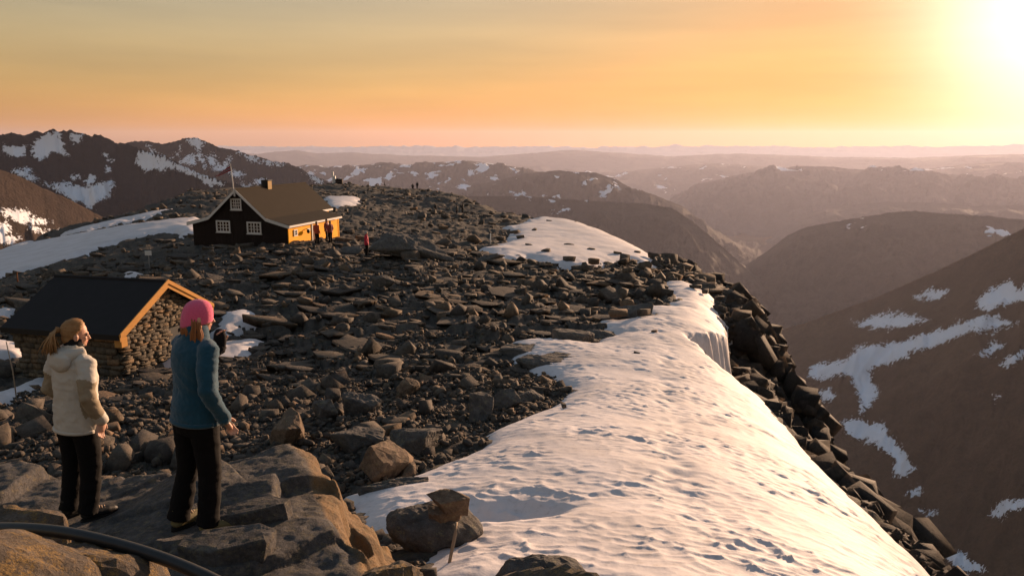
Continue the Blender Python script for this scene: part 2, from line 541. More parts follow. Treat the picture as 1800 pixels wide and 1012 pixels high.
ridge('plateau_far', [(430, 305, 10500), (500, 300, 10500), (538, 289, 10400), (575, 293, 10300), (620, 291, 10200), (680, 288, 10000), (720, 290, 10000), (770, 285, 9900), (822, 283, 9800), (870, 288, 9700), (920, 296, 9600), (960, 306, 9400), (1040, 330, 9200), (1120, 370, 9000)],
      4200, ZV, M_plat, amp=110, feat=900, rough=12, seed=21, power=1.15, cols=420, fleck=lambda px, py, z: 0.6 + 0 * z)
ridge('fell_ridge', [(820, 330, 7600), (880, 316, 7500), (930, 304, 7400), (980, 300, 7300), (1012, 303, 7250), (1048, 304, 7200), (1078, 314, 7100), (1110, 331, 7000), (1150, 343, 6900), (1200, 363, 6800), (1240, 394, 6700), (1275, 424, 6600), (1310, 455, 6500), (1370, 500, 6400)],
      2600, ZV, M_ridge, amp=120, feat=600, rough=12, seed=33, power=0.9, fleck=lambda px, py, z: sstep(1150, 1020, px))
ridge('fell_shoulder', [(700, 350, 4900), (800, 345, 4900), (930, 345, 4800), (1000, 351, 4700), (1080, 355, 4650), (1130, 358, 4600), (1180, 366, 4550), (1210, 384, 4500), (1245, 412, 4450), (1285, 446, 4400), (1330, 492, 4350), (1400, 560, 4300)],
      1700, ZV, M_ridge, amp=90, feat=450, rough=8, seed=41, power=0.8, fleck=lambda px, py, z: sstep(1090, 980, px) * sstep(420, 380, py))
ridge('range_hazy', [(900, 290, 21000), (1000, 300, 20000), (1060, 306, 19000), (1130, 298, 18500), (1210, 291, 18000), (1260, 287, 18000), (1330, 292, 18000), (1420, 300, 18000), (1560, 302, 18000), (1640, 297, 18000), (1700, 289, 18000), (1760, 285, 18000), (1850, 289, 18000), (1950, 280, 18000)],
      5000, ZV, M_far, amp=120, feat=2000, rough=18, seed=53, power=0.9, fleck=lambda px, py, z: 0.6 + 0 * z)
ridge('range_middle', [(1130, 400, 13000), (1200, 345, 13000), (1270, 313, 13000), (1340, 300, 13000), (1400, 292, 13000), (1450, 293, 13000), (1520, 299, 13000), (1620, 303, 13000), (1720, 312, 13000), (1830, 325, 13000), (1950, 330, 13000)],
      4200, ZV, M_far, amp=190, feat=1300, rough=20, seed=61, power=0.85, fleck=lambda px, py, z: 0.6 * sstep(310, 296, py))
ridge('hill_behind', [(1300, 470, 9200), (1370, 405, 9100), (1410, 380, 9000), (1450, 366, 9000), (1500, 360, 9000), (1560, 355, 9000), (1650, 357, 9000), (1720, 363, 9000), (1830, 360, 9000), (1950, 350, 9000)],
      3000, ZV, M_far, amp=70, feat=1100, rough=8, seed=67, power=0.8)
ridge('hill_middle', [(1180, 560, 5400), (1240, 510, 5300), (1290, 480, 5250), (1345, 444, 5200), (1385, 414, 5150), (1420, 399, 5100), (1470, 389, 5050), (1520, 382, 5000), (1560, 374, 5000), (1610, 371, 5000), (1660, 375, 5000), (1720, 379, 5000), (1800, 386, 5000), (1950, 392, 5000)],
      2500, ZV, M_ridge, amp=95, feat=600, rough=8, seed=71, power=0.8, fleck=lambda px, py, z: sstep(1430, 1560, px) * sstep(425, 405, py))
SNR = [[(1608, 522), (1636, 507), (1666, 512), (1650, 524), (1625, 526)],
       [(1500, 568), (1540, 552), (1585, 550), (1628, 560), (1600, 570), (1560, 576), (1520, 573)],
       [(1712, 545), (1722, 522), (1760, 500), (1775, 495), (1790, 508), (1830, 480), (1830, 535), (1780, 530), (1740, 545)],
       [(1418, 652), (1440, 640), (1490, 632), (1508, 610), (1560, 605), (1620, 590), (1680, 570), (1730, 555), (1788, 567), (1740, 582), (1690, 586), (1640, 610), (1600, 618), (1590, 630), (1560, 640), (1530, 650), (1540, 690), (1530, 715), (1514, 725), (1508, 690), (1490, 660), (1450, 664), (1420, 664)],
       [(1440, 690), (1460, 684), (1465, 700), (1450, 706)],
       [(1478, 742), (1500, 738), (1530, 748), (1545, 742), (1580, 785), (1608, 820), (1590, 840), (1570, 830), (1575, 808), (1540, 780), (1500, 765)],
       [(1718, 625), (1750, 603), (1768, 605), (1740, 625)], [(1762, 640), (1790, 618), (1815, 612), (1790, 632), (1770, 642)],
       [(1590, 866), (1620, 852), (1618, 866), (1602, 874)], [(1740, 905), (1760, 880), (1800, 876), (1815, 890), (1780, 897), (1760, 912)],
       [(1630, 965), (1660, 962), (1700, 975), (1730, 1000), (1700, 1005), (1668, 985)], [(1612, 897), (1645, 896), (1648, 901), (1620, 902)], [(1744, 700), (1755, 698), (1752, 708)]]
ridge('slope_right', [(2350, 60, 1750), (2100, 215, 1950), (1950, 310, 2100), (1800, 402, 2200), (1740, 432, 2220), (1660, 470, 2260), (1600, 497, 2300), (1540, 522, 2330), (1480, 545, 2360), (1420, 566, 2400), (1340, 590, 2450), (1250, 615, 2500), (1100, 660, 2600)],
      1900, -900, M_valley, amp=48, feat=420, rough=5, seed=83, power=0.72, snow=SNR, edge_px=7, cols=560, rows=220, back=1500, skew=0.0)
ridge('range_horizon', [(300, 275, 25000), (380, 266, 25000), (450, 271, 25000), (520, 264, 25000), (555, 270, 25000), (620, 268, 25000), (700, 273, 25000), (850, 276, 24000), (920, 270, 24000), (1000, 264, 24000), (1080, 268, 24000), (1180, 275, 24000), (1300, 270, 24000), (1450, 276, 24000), (1600, 278, 24000), (1750, 272, 24000), (1950, 270, 24000)],
      5000, ZV, M_far, amp=100, feat=2500, rough=25, seed=91, power=0.9)

# sea of cloud beyond the last range, outside the haze
bc = NB('cloud')
bc.set(color=(0.50, 0.47, 0.46), rough=1.0, spec=0.0)
for i, (r0, y0, wob, sd) in enumerate([(36500, 265, 520, 5), (42000, 259, 640, 8), (49000, 254, 820, 13)]):
    nc, nr = 700, 26
    az = np.linspace(math.radians(-42), math.radians(42), nc)
    zt = CAM_Z - r0 * math.tan((y0 - 250) / FPX)
    x0 = r0 * az
    top = zt + wob * (0.35 * fbm(x0 / 9000, x0 * 0 + sd, 3, sd) + 0.45 * np.abs(fbm(x0 / 2200, x0 * 0 + sd + 3, 6, sd + 1, 0.6)) - 0.2)
    s = np.linspace(0, 1, nr)
    th = s * math.pi * 0.75
    R = r0 - 1200 * np.sin(th)[:, None] + 1500 * (1 - np.cos(th))[:, None] * 0 - 2500 * s[:, None] ** 2
    R = R + 0 * top[None]
    ZZ = top[None] - (700 * (1 - np.cos(th))[:, None])
    A2 = az[None] + 0 * R
    bumpn = fbm(A2 * r0 / 1500, ZZ / 300, 5, sd + 20, 0.6)
    R = R - 700 * np.abs(bumpn)
    ZZ = ZZ + 60 * bumpn * np.sin(th)[:, None]
    V = np.stack([R * np.tan(A2), R, ZZ], -1).reshape(-1, 3)
    link('cloud_bank', new_mesh('cloud_bank', V, grid_faces(nr, nc)[:, ::-1].copy(), bc.m, True), kind='structure')

# air
hz = NB('haze_air')
for nd in list(hz.n):
    if nd.type == 'BSDF_PRINCIPLED':
        hz.n.remove(nd)
out = [n for n in hz.n if n.type == 'OUTPUT_MATERIAL'][0]
pv = hz.node('ShaderNodeVolumePrincipled', {'Color': (0.72, 0.73, 0.93, 1), 'Density': 2.3e-5, 'Anisotropy': 0.35})
hz.t.links.new(pv.outputs[0], out.inputs['Volume'])
bm = bmesh.new()
bmesh.ops.create_cube(bm, size=1.0)
for v in bm.verts:
    v.co = Vector((v.co.x * 60000, (v.co.y + 0.45) * 31500, -1300 + (v.co.z + 0.5) * 1700))
me = bpy.data.meshes.new('haze'); bm.to_mesh(me); bm.free()
me.materials.append(hz.m)
haze = link('haze', me, kind='stuff')
# ------------------------------------------------------------------ the summit plateau
CTRL = [(0, 0, 8.25), (-3, 1, 8.2), (3, 1, 7.9), (-2.2, 3.4, 7.55), (1.5, 4.5, 6.8), (-6, 3, 7.6), (-2.5, 5.6, 6.3), (-5, 6.2, 6.2), (-4, 9.5, 4.7), (-9, 8, 5.3),
        (-7, -6, 8), (7, -6, 7), (4, 4, 6.3), (-14, 4, 5.5), (-12, 14, 3.3), (-22, 16, 2.2), (-30, 30, 0.9), (-60, 40, -2.0), (-75, 70, -5.0), (-14, 27.3, 1.56), (-20, 29, 1.45), (-12, 33, 1.5)]
for px, py, z in [(750, 990, 5.55), (900, 1000, 5.5), (1200, 1000, 5.4), (1600, 1000, 5.0), (1400, 900, 4.7), (1100, 850, 4.55), (600, 800, 4.0), (860, 780, 4.0), (1250, 780, 3.6), (640, 720, 3.0), (1000, 690, 3.1), (1180, 690, 2.7),
                  (400, 720, 2.7), (20, 800, 3.2), (1100, 600, 2.3), (1200, 570, 2.1), (700, 600, 2.3), (700, 520, 2.0), (450, 560, 1.8), (10, 610, 1.3), (900, 500, 1.7), (1150, 500, 1.0), (430, 432, 2.0), (600, 420, 1.9), (645, 449, 2.05),
                  (900, 450, 1.1), (1020, 392, 0.0), (1130, 437, 0.0), (940, 378, -0.6), (860, 358, -1.0), (780, 336, -0.6), (770, 378, -1.0), (730, 334, -0.8), (600, 325, -1.2), (640, 360, -0.8), (620, 390, 0.2), (340, 420, 1.4), (250, 470, 1.2), (340, 383, 1.0),
                  (400, 352, 0.6), (300, 356, 0.3), (180, 392, -1.6), (0, 442, -3.0), (170, 412, -1.0), (60, 470, -1.4), (0, 492, -1.2), (-150, 480, -5.0), (110, 465, -0.3), (200, 432, 0.2)]:
    CTRL.append(tuple(at_z(px, py, z)))
CTRL = np.array(CTRL)


def tps_fit(P):
    n = len(P)
    d = np.hypot(P[:, None, 0] - P[None, :, 0], P[:, None, 1] - P[None, :, 1]) / 30
    K = np.where(d > 0, d * d * np.log(d + 1e-12), 0) + np.eye(n) * 0.003
    Q = np.c_[np.ones(n), P[:, :2] / 30]
    A = np.block([[K, Q], [Q.T, np.zeros((3, 3))]])
    return np.linalg.solve(A, np.r_[P[:, 2], 0, 0, 0])


TPS = tps_fit(CTRL)


def tps_eval(x, y):
    sh = x.shape; x = x.ravel() / 30; y = y.ravel() / 30
    out = TPS[-3] + TPS[-2] * x + TPS[-1] * y
    for k in range(len(CTRL)):
        d2 = (x - CTRL[k, 0] / 30) ** 2 + (y - CTRL[k, 1] / 30) ** 2
        out = out + TPS[k] * 0.5 * d2 * np.log(d2 + 1e-12)
    return out.reshape(sh)


EDGE = [(4.6, -12), (4.6, 0), (4.75, 5), (5.04, 8.6), (5.8, 12.5), (6.6, 17.4), (7.3, 22.5), (8.0, 28), (8.9, 32), (10.0, 36.5), (10.9, 42), (13.4, 48), (15.0, 53), (14.6, 60), (13.8, 66), (12.4, 76), (10.6, 90), (8.6, 102), (4, 112), (-1.5, 128), (-4.5, 143), (-9, 160), (-15.5, 178), (-23, 189), (-35, 205), (-47, 219), (-70, 225),
        (-75, 180), (-62, 142), (-50, 137), (-58, 128), (-66, 116), (-66, 104), (-62, 94), (-70, 75), (-85, 50), (-85, -12)]
SCOOP = [(6.6, 31.0), (8.3, 32.2), (9.4, 33.9), (10.0, 36.3), (10.5, 40), (15, 41), (15, 26), (9, 22), (7.6, 26)]


def height(x, y, detail=True):
    """ground level of the summit, its rim and the flanks below it"""
    x = np.asarray(x, float); y = np.asarray(y, float)
    sd, nx, ny = poly_sd(x, y, EDGE)
    qx = np.where(sd > 0, nx, x); qy = np.where(sd > 0, ny, y)
    z = tps_eval(qx, qy)
    right = sstep(-30, -6, qx) * sstep(195, 160, qy)
    w = 0.9
    soft = np.where(sd > 12, sd + 0.5, w * np.log1p(np.exp(np.clip((sd + 0.5) / w, -30, 30))))
    d0 = np.interp(qy, [6, 12, 20, 30, 40, 52], [0.6, 1.5, 3.3, 5.2, 5.0, 1.6])
    k1 = 0.66 * right + 0.55 * (1 - right)
    drop = k1 * soft + 0.65 * np.maximum(sd - 0.9, 0) * right + (3.0 - k1) * np.maximum(sd - d0, 0) * right + 0.35 * np.maximum(sd - 40, 0) * (1 - right)
    z = z - drop
    ssd, _, _ = poly_sd(x, y, SCOOP)
    ssd = ssd + 0.22 * perlin(x * 0.9, y * 0.9, 151) + 0.10 * perlin(x * 2.7, y * 2.7, 152)
    z = z - 1.9 * sstep(0.0, 0.45, -ssd) * sstep(24, 32.5, y) * sstep(6.6, 8.6, x)
    if detail:
        r = np.hypot(x, y)
        rockiness = sstep(4, 9, r)
        n = 0.35 * fbm(x / 7.0, y / 7.0, 3, 101) * sstep(15, 40, r) + 0.12 * fbm(x / 2.2, y / 2.2, 3, 105)
        # bedded slabs: cells with a level and a tilt of their own
        wx = x + 0.5 * perlin(x / 1.3, y / 1.3, 120); wy = y + 0.5 * perlin(x / 1.3, y / 1.3, 121)
        d1, d2, cid = worley(wx / 2.3 + 0.4 * np.sin(wy * 0.3), wy / 1.7, 110)
        slab = (cid - 0.5) * 0.42 + 0.10 * (d1 - 0.4) - 0.16 * sstep(0.10, 0.0, d2 - d1)
        e1, e2, eid = worley(wx / 0.8, wy / 0.65, 114)
        slab2 = (eid - 0.5) * 0.16 - 0.06 * sstep(0.12, 0.0, e2 - e1)
        far = sstep(20, 32, r)
        n = n + slab * (0.25 + 0.75 * far) + slab2
        # crags on the rim and the flank
        crag = sstep(0.2, 3.0, sd)
        c1, c2, c3 = worley(x / 2.6 + 0.3 * z, y / 2.9, 130)
        n = n + crag * ((c3 - 0.5) * 2.0 + 1.2 * fbm(x / 6, y / 6, 5, 133, 0.55, True) * sstep(2, 8, sd) - 0.3 * sstep(0.15, 0, c2 - c1))
        # broken skyline humps
        n = n + 0.9 * fbm(x / 16, y / 16, 4, 141) * sstep(85, 130, r)
        z = z + n * rockiness
    return z


def px_poly(pts, iters=3):
    """picture outline -> outline on the ground"""
    out = []
    for px, py in pts:
        d = ray(px, py)
        ts = np.geomspace(3, 400, 500)
        zz = CAM_Z + d[2] * ts
        h = height(d[0] * ts, d[1] * ts, False)
        below = np.nonzero(zz < h)[0]
        i = below[0] if len(below) else len(ts) - 1
        t = ts[i]
        if i > 0:
            g0 = zz[i - 1] - h[i - 1]; g1 = zz[i] - h[i]
            t = ts[i - 1] + (ts[i] - ts[i - 1]) * g0 / (g0 - g1 + 1e-9)
        out.append((d[0] * t, d[1] * t))
    return out


def on_ground(px, py):
    q = px_poly([(px, py)])[0]
    return q[0], q[1], float(height(np.array([q[0]]), np.array([q[1]]))[0])


# snow outlines, read on the ground
SNOW = {
    'snow_field': px_poly([(612, 878), (690, 858), (770, 826), (850, 792), (872, 760), (930, 736), (985, 712), (1004, 690), (975, 662), (940, 652), (905, 632), (905, 604), (960, 600), (1040, 606), (1085, 590), (1060, 566), (1140, 560), (1105, 542), (1180, 542)])
    + [(9.3, 46.5), (10.2, 51), (11.5, 51.5), (12.2, 47.5), (11.6, 43.2), (10.9, 39), (10.5, 36.5), (9.8, 33.6), (9.4, 31), (8.9, 27), (8.1, 22.5), (7.4, 17.4), (6.6, 12.5), (5.9, 8.6), (5.6, 5)] + [(1.6, 5.6), (0.3, 6.6), (-0.6, 6.7), (-1.2, 8.0)],
    'snow_patch_far': px_poly([(850, 440), (900, 425), (1000, 412), (1090, 418), (1150, 440), (1172, 464), (1145, 474), (1110, 462), (1040, 470), (980, 468), (930, 455), (880, 458)]),
    'snow_dome': px_poly([(885, 402), (930, 391), (1010, 388), (1060, 392)]) + [(10.2, 94), (12.3, 84), (13.2, 76), (13.0, 74)] + px_poly([(1130, 436), (1080, 432), (1000, 428), (920, 426), (890, 420), (905, 410)]),
    'snow_strip_edge': px_poly([(850, 360), (895, 366), (938, 378), (912, 379), (875, 369)]),
    'snow_slope_left': px_poly([(-160, 470), (-60, 450), (0, 442), (60, 430), (150, 412), (230, 398), (300, 389), (350, 384), (356, 396), (352, 410), (320, 414), (300, 408), (250, 418), (200, 430), (160, 444), (110, 462), (60, 474), (0, 490), (-160, 530)]),
    'snow_strip_left': px_poly([(120, 408), (190, 391), (240, 380), (298, 368), (302, 372), (250, 385), (200, 396), (140, 410)]),
    'snow_behind_lodge': px_poly([(570, 347), (632, 347), (624, 358), (618, 370), (600, 371), (580, 366)]),
    'snow_by_shed': px_poly([(372, 552), (430, 548), (455, 562), (420, 574), (400, 592), (378, 596)]),
    'snow_below_shed': px_poly([(385, 602), (445, 600), (432, 616), (395, 630), (330, 655), (290, 648), (282, 620), (300, 590)]),
    'snow_left_edge': px_poly([(-40, 600), (20, 600), (22, 622), (-40, 630)]),
    'snow_front_shed': px_poly([(-40, 705), (0, 690), (60, 668), (80, 664), (85, 676), (40, 690), (0, 704), (-40, 716)]),
    'snow_sliver': px_poly([(198, 488), (220, 482), (250, 476), (256, 484), (225, 490)]),
    'snow_gap_left': px_poly([(0, 548), (14, 543), (22, 550), (8, 556)]),
}
# rock ledge under the two hikers ------------------------------------------------
LX = (-6.6, 0.5); LY = (3.0, 8.4)


def ledge_z(x, y):
    x = np.asarray(x, float); y = np.asarray(y, float)
    # crest line: x of the crest as a function of y
    cx = np.interp(y, [3.0, 4.0, 5.0, 5.8, 6.4, 6.9, 7.6], [-0.48, -0.76, -1.14, -1.53, -1.82, -2.10, -2.65])
    cx = cx + 0.10 * perlin(y * 1.7, y * 0 + 2.2, 301) + 0.05 * perlin(y * 6, y * 0 + 1.2, 302)
    top = 7.02 + 0.24 * sstep(-3.6, -2.4, x) - 0.05 * sstep(-2.0, -1.2, x) - 0.20 * sstep(-4.0, -6.2, x)
    wx = x + 0.06 * perlin(x * 1.7, y * 1.7, 303); wy = y + 0.06 * perlin(x * 1.7, y * 1.7, 304)
    d1, d2, cid = worley((wx * 0.8 + wy * 0.6) / 0.95, (wy * 0.8 - wx * 0.6) / 0.6, 305)
    calm = np.exp(-(((x + 2.2) / 0.45) ** 2 + ((y - 5.3) / 0.3) ** 2) * 0.5) + np.exp(-(((x + 3.45) / 0.4) ** 2 + ((y - 5.95) / 0.3) ** 2) * 0.5)
    calm = np.clip(1 - calm, 0, 1)
    top = top + calm * ((cid - 0.5) * 0.24 + 0.02 * (d1 - 0.35)) - 0.06 * calm * sstep(0.03, 0.0, d2 - d1)
    top = top + 0.05 * fbm(x * 1.6, y * 1.6, 4, 306) * calm + 0.016 * fbm(x * 7, y * 7, 4, 307) + 0.010 * fbm(x * 16, y * 16, 3, 317, 0.6, True)
    dr = (x - cx) * 0.88
    dr = dr + 0.05 * perlin(x * 3, y * 1.2, 308)
    strat = 0.10 * np.floor(np.clip(dr, 0, 3) / 0.22 + 0.4 * perlin(x * 1.5, y * 0.8, 309)) * 0.0
    step = np.clip(dr, 0, 9)
    k = step / 0.26 + 0.35 * perlin(x * 1.1, y * 0.7, 310)
    fr = k - np.floor(k)
    stair = (np.floor(k) + sstep(0.55, 1.0, fr)) * 0.26
    side = top - (0.30 * step + 0.85 * np.maximum(stair, 0)) * 1.4 + 0.03 * fbm((x - y * 0.5) * 6, (y + x * 0.5) * 1.6, 4, 311)
    back = 6.72 + 0.18 * perlin(x * 1.2, x * 0 + 0.7, 312)
    db = np.maximum(y - back - 0.25 * (x + 2.3) * (x > -2.3), 0)
    flatw = np.clip(np.exp(-(((x + 2.22) / 0.32) ** 4 + ((y - 5.30) / 0.24) ** 4)) + np.exp(-(((x + 3.43) / 0.32) ** 4 + ((y - 5.96) / 0.24) ** 4)), 0, 1)
    top = top * (1 - flatw) + flatw * np.where(x > -2.85, 7.26, 7.02)
    z = np.where(dr > 0, side, top)
    z = z - 1.6 * db - 0.5 * np.minimum(db, 0.3) * fbm(x * 4, y * 4, 3, 313)
    return z


def in_ledge(x, y):
    return (x > LX[0]) & (x < LX[1]) & (y > LY[0]) & (y < LY[1]) & (ledge_z(x, y) > height(x, y) + 0.02)


M_ground = mat_rock('ground_rock', (0.050, 0.044, 0.039), (0.092, 0.078, 0.066), (0.115, 0.082, 0.057), 1.0, 0.35, (0.12, 0.115, 0.06), 0.9, False, 0.05)
M_stone = mat_rock('loose_stone', (0.058, 0.052, 0.047), (0.108, 0.094, 0.082), (0.145, 0.102, 0.070), 1.4, 0.3, (0.14, 0.13, 0.08), 0.8, True, 0.03)
M_boulder = mat_rock('boulder_rock', (0.075, 0.070, 0.068), (0.125, 0.114, 0.104), (0.15, 0.115, 0.08), 1.5, 0.35, (0.20, 0.18, 0.10), 0.9, False, 0.03)
M_rusty = mat_rock('rusty_rock', (0.12, 0.086, 0.062), (0.20, 0.142, 0.098), (0.27, 0.175, 0.095), 2.2, 0.3, (0.25, 0.22, 0.12), 0.9, False, 0.03)
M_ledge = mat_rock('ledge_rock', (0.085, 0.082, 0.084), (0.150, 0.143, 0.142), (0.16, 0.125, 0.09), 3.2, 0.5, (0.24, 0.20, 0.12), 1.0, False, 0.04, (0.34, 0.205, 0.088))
M_lichen = mat_rock('lichen_rock', (0.080, 0.066, 0.056), (0.155, 0.125, 0.100), (0.20, 0.135, 0.080), 3.0, 0.7, (0.30, 0.185, 0.06), 1.0, False, 0.02)
M_cliff = M_ground
M_snow = mat_snow('snow', 0.26)
M_snow_far = mat_snow('snow_clean', 0.06)

# ground mesh: polar rows that grow with distance
NA, NRr = 760, 470
aa = np.linspace(math.radians(-48), math.radians(48), NA)
rr = np.r_[np.linspace(0.3, 3.0, 12)[:-1], np.geomspace(3.0, 300, NRr - 40), np.geomspace(300, 1100, 30)[1:]]
RR, AA = np.meshgrid(rr, aa, indexing='ij')
X, Y = RR * np.sin(AA), RR * np.cos(AA)
Z = height(X, Y)
V = np.stack([X, Y, Z], -1).reshape(-1, 3)
ground = link('summit_ground', new_mesh('summit_ground', V, grid_faces(len(rr), NA)[:, ::-1].copy(), M_ground, False), kind='structure')

# snow sheets
def snow_depth(name, x, y, sd):
    wob = 0.22 * fbm(x / 0.9, y / 0.9, 4, 201) * np.clip(np.hypot(x, y) / 25, 0.6, 4) + 0.5 * fbm(x / 4, y / 4, 3, 207) * np.clip(np.hypot(x, y) / 40, 0.3, 2)
    s = -sd + wob
    return s


def snow_sheet(name, poly, da, kr, thick, mat, cups=0.0, detail_under=False):
    P = np.array(poly)
    ang = np.arctan2(P[:, 0], P[:, 1]); rad = np.hypot(P[:, 0], P[:, 1])
    a0, a1 = ang.min() - 0.02, ang.max() + 0.02
    r0, r1 = rad.min() * 0.96, rad.max() * 1.04
    na = int((a1 - a0) / da) + 2
    nr = int(math.log(r1 / r0) / kr) + 2
    aa = np.linspace(a0, a1, na); rr = np.geomspace(r0, r1, nr)
    RR, AA = np.meshgrid(rr, aa, indexing='ij')
    x, y = RR * np.sin(AA), RR * np.cos(AA)
    sd, _, _ = poly_sd(x, y, poly)
    s = snow_depth(name, x, y, sd)
    base = height(x, y, False)
    t = np.where(s > 0, thick * (1 - np.exp(-s / (thick * 2.2))), s * 0.6)
    z = base + t + 0.05
    z = z + 0.10 * fbm(x / 3.1, y / 3.1, 3, 211) * sstep(0, 1.5, s)
    if cups > 0:
        wx = x + 0.10 * perlin(x * 2, y * 2, 221); wy = y + 0.10 * perlin(x * 2, y * 2, 222)
        ca, sa = math.cos(0.5), math.sin(0.5)
        ux, uy = wx * ca - wy * sa, wx * sa + wy * ca
        d1, d2, cid = worley(ux / 0.27, uy / 0.19, 223)
        e1, e2, eid = worley(ux / 0.62, uy / 0.45, 227)
        amp = cups * np.clip(0.55 + 1.0 * fbm(x / 2.2, y / 2.2, 3, 229), 0.12, 1.3)
        z = z + amp * sstep(0.05, 0.6, s) * ((d1 ** 2 - 0.2) * (0.4 + 0.9 * cid) + 0.7 * (e1 ** 2 - 0.2) * eid + 0.25 * fbm(x * 5, y * 5, 3, 231))
    if name == 'snow_field':
        # melt hollow behind the balanced stones and a trodden track
        hx, hy = HOLLOW
        z = z - 0.34 * np.exp(-(((x - hx) / 0.75) ** 2 + ((y - hy) / 0.42) ** 2) ** 1.3) * (1 + 0.3 * perlin(x * 3, y * 3, 241))
        tr = np.full(x.shape, 9.0)
        for (ax, ay), (bx, by) in zip(TRACK[:-1], TRACK[1:]):
            ex, ey = bx - ax, by - ay
            t_ = np.clip(((x - ax) * ex + (y - ay) * ey) / (ex * ex + ey * ey), 0, 1)
            tr = np.minimum(tr, np.hypot(x - ax - t_ * ex, y - ay - t_ * ey))
        tr = tr + 0.12 * perlin(x * 2, y * 2, 243)
        z = z - 0.045 * np.exp(-(tr / 0.30) ** 2) * np.clip(0.5 + 1.2 * perlin(x * 2.3, y * 2.3, 245), 0, 1.3)
    keep = (s > -0.35)
    q = grid_faces(nr, na)[:, ::-1]
    kf = keep.ravel()[q].any(1)
    q = q[kf]
    used = np.unique(q); remap = np.full(x.size, -1); remap[used] = np.arange(len(used))
    V = np.stack([x, y, z], -1).reshape(-1, 3)[used]
    return link(name, new_mesh(name, V, remap[q], mat, True), kind='structure')


HOLLOW = px_poly([(888, 935)])[0]
TRACK = px_poly([(1175, 560), (1160, 600), (1180, 640), (1165, 690), (1190, 760), (1170, 840), (1230, 930), (1260, 1005)])
snow_sheet('snow_field', SNOW['snow_field'], math.radians(0.2), 0.0034, 0.34, M_snow, 0.08)
for nm in SNOW:
    if nm != 'snow_field':
        nm2 = 'snow_patch' if 'slope' not in nm and 'dome' not in nm else ('snow_slope' if 'slope' in nm else 'snow_dome')
        r = np.mean([math.hypot(*p) for p in SNOW[nm]])
        snow_sheet(nm2, SNOW[nm], math.radians(0.14), 0.006, 0.30 if r < 45 else 0.45, M_snow if r < 90 and 'left' not in nm else M_snow_far, 0.05 if r < 50 else 0.03)


def snow_sd(x, y):
    out = np.full(np.shape(x), 1e9)
    for p in SNOW.values():
        sd, _, _ = poly_sd(x, y, p)
        out = np.minimum(out, sd - (snow_depth('', x, y, sd) + sd))
    return out


# ------------------------------------------------------------------ stones
def hull_mesh(pts):
    bm = bmesh.new()
    for p in pts:
        bm.verts.new(p)
    bmesh.ops.convex_hull(bm, input=bm.verts)
    bmesh.ops.delete(bm, geom=[v for v in bm.verts if not v.link_faces], context='VERTS')
    bmesh.ops.triangulate(bm, faces=bm.faces)
    bm.verts.index_update()
    v = np.array([q.co[:] for q in bm.verts]); f = np.array([[q.index for q in fc.verts] for fc in bm.faces])
    bm.free()
    return v, f


def round_pts(rng, n=70):
    p = rng.normal(size=(n, 3)); p /= np.linalg.norm(p, axis=1)[:, None]
    p[:, 2] = np.clip(p[:, 2], -0.8, 0.75)
    return p * 0.5


def block_pts(rng, n=14):
    """points near the faces of a skewed box: flat-sided broken rock"""
    p = rng.uniform(-1, 1, (n, 3))
    k = np.argmax(np.abs(p), 1)
    p[np.arange(n), k] = np.sign(p[np.arange(n), k]) * rng.uniform(0.88, 1.0, n)
    cut = rng.normal(size=3); cut /= np.linalg.norm(cut)
    d = p @ cut
    p = p - np.outer(np.maximum(d - 0.7, 0), cut)
    sk = np.eye(3) + rng.uniform(-0.28, 0.28, (3, 3))
    return (p @ sk.T) * 0.5


def shard_pts(rng):
    """broken wedge: a box with strongly displaced corners and one corner cut off"""
    p = np.array([(x, y, z) for x in (-1, 1) for y in (-1, 1) for z in (-1, 1)], float)
    p = p * (1 - rng.uniform(0, 0.55, (8, 3))) * np.array([1, 0.95, 0.9])
    c = int(rng.integers(0, 8))
    q = [p[i] for i in range(8) if i != c]
    for ax in range(3):
        v = p[c].copy(); v[ax] *= rng.uniform(-0.1, 0.5); q.append(v)
    q = np.array(q); q = q - (q.max(0) + q.min(0)) / 2
    return q / (q.max(0) - q.min(0))


def slab_pts(rng, n=7):
    a = np.sort(rng.uniform(0, 2 * np.pi, n)) + np.linspace(0, 0.01, n)
    a = np.linspace(0, 2 * np.pi, n, endpoint=False) + rng.uniform(-0.35, 0.35, n)
    r = rng.uniform(0.62, 1.0, n)
    top = np.c_[np.cos(a) * r * 0.5, np.sin(a) * r * 0.5, np.full(n, 0.5) + rng.uniform(-0.06, 0.06, n)]
    sh = rng.uniform(-0.05, 0.05, 2)
    mid = np.c_[np.cos(a) * r * 0.51 + sh[0] * 0.4, np.sin(a) * r * 0.51 + sh[1] * 0.4, np.full(n, 0.40) + rng.uniform(-0.06, 0.06, n)]
    bot = np.c_[np.cos(a) * r * 0.47 - sh[0], np.sin(a) * r * 0.47 - sh[1], np.full(n, -0.5)]
    return np.r_[top, mid, bot]


rs = np.random.default_rng(11)
BLOCKS = [hull_mesh(shard_pts(rs)) for _ in range(20)]
SLABS = [hull_mesh(slab_pts(rs, int(rs.integers(4, 7)))) for _ in range(14)]
SHAPES = BLOCKS + SLABS
NBK = len(BLOCKS)

HUT_BOX = None
AVOID = []          # (x, y, radius) kept free of loose stones


def rot_mats(yaw, tx, ty):
    c, s = np.cos(yaw), np.sin(yaw); o = np.zeros_like(c); i = np.ones_like(c)
    Rz = np.stack([c, -s, o, s, c, o, o, o, i], -1).reshape(-1, 3, 3)
    c, s = np.cos(tx), np.sin(tx)
    Rx = np.stack([i, o, o, o, c, -s, o, s, c], -1).reshape(-1, 3, 3)
    c, s = np.cos(ty), np.sin(ty)
    Ry = np.stack([c, o, s, o, i, o, -s, o, c], -1).reshape(-1, 3, 3)
    return Rx @ Ry @ Rz


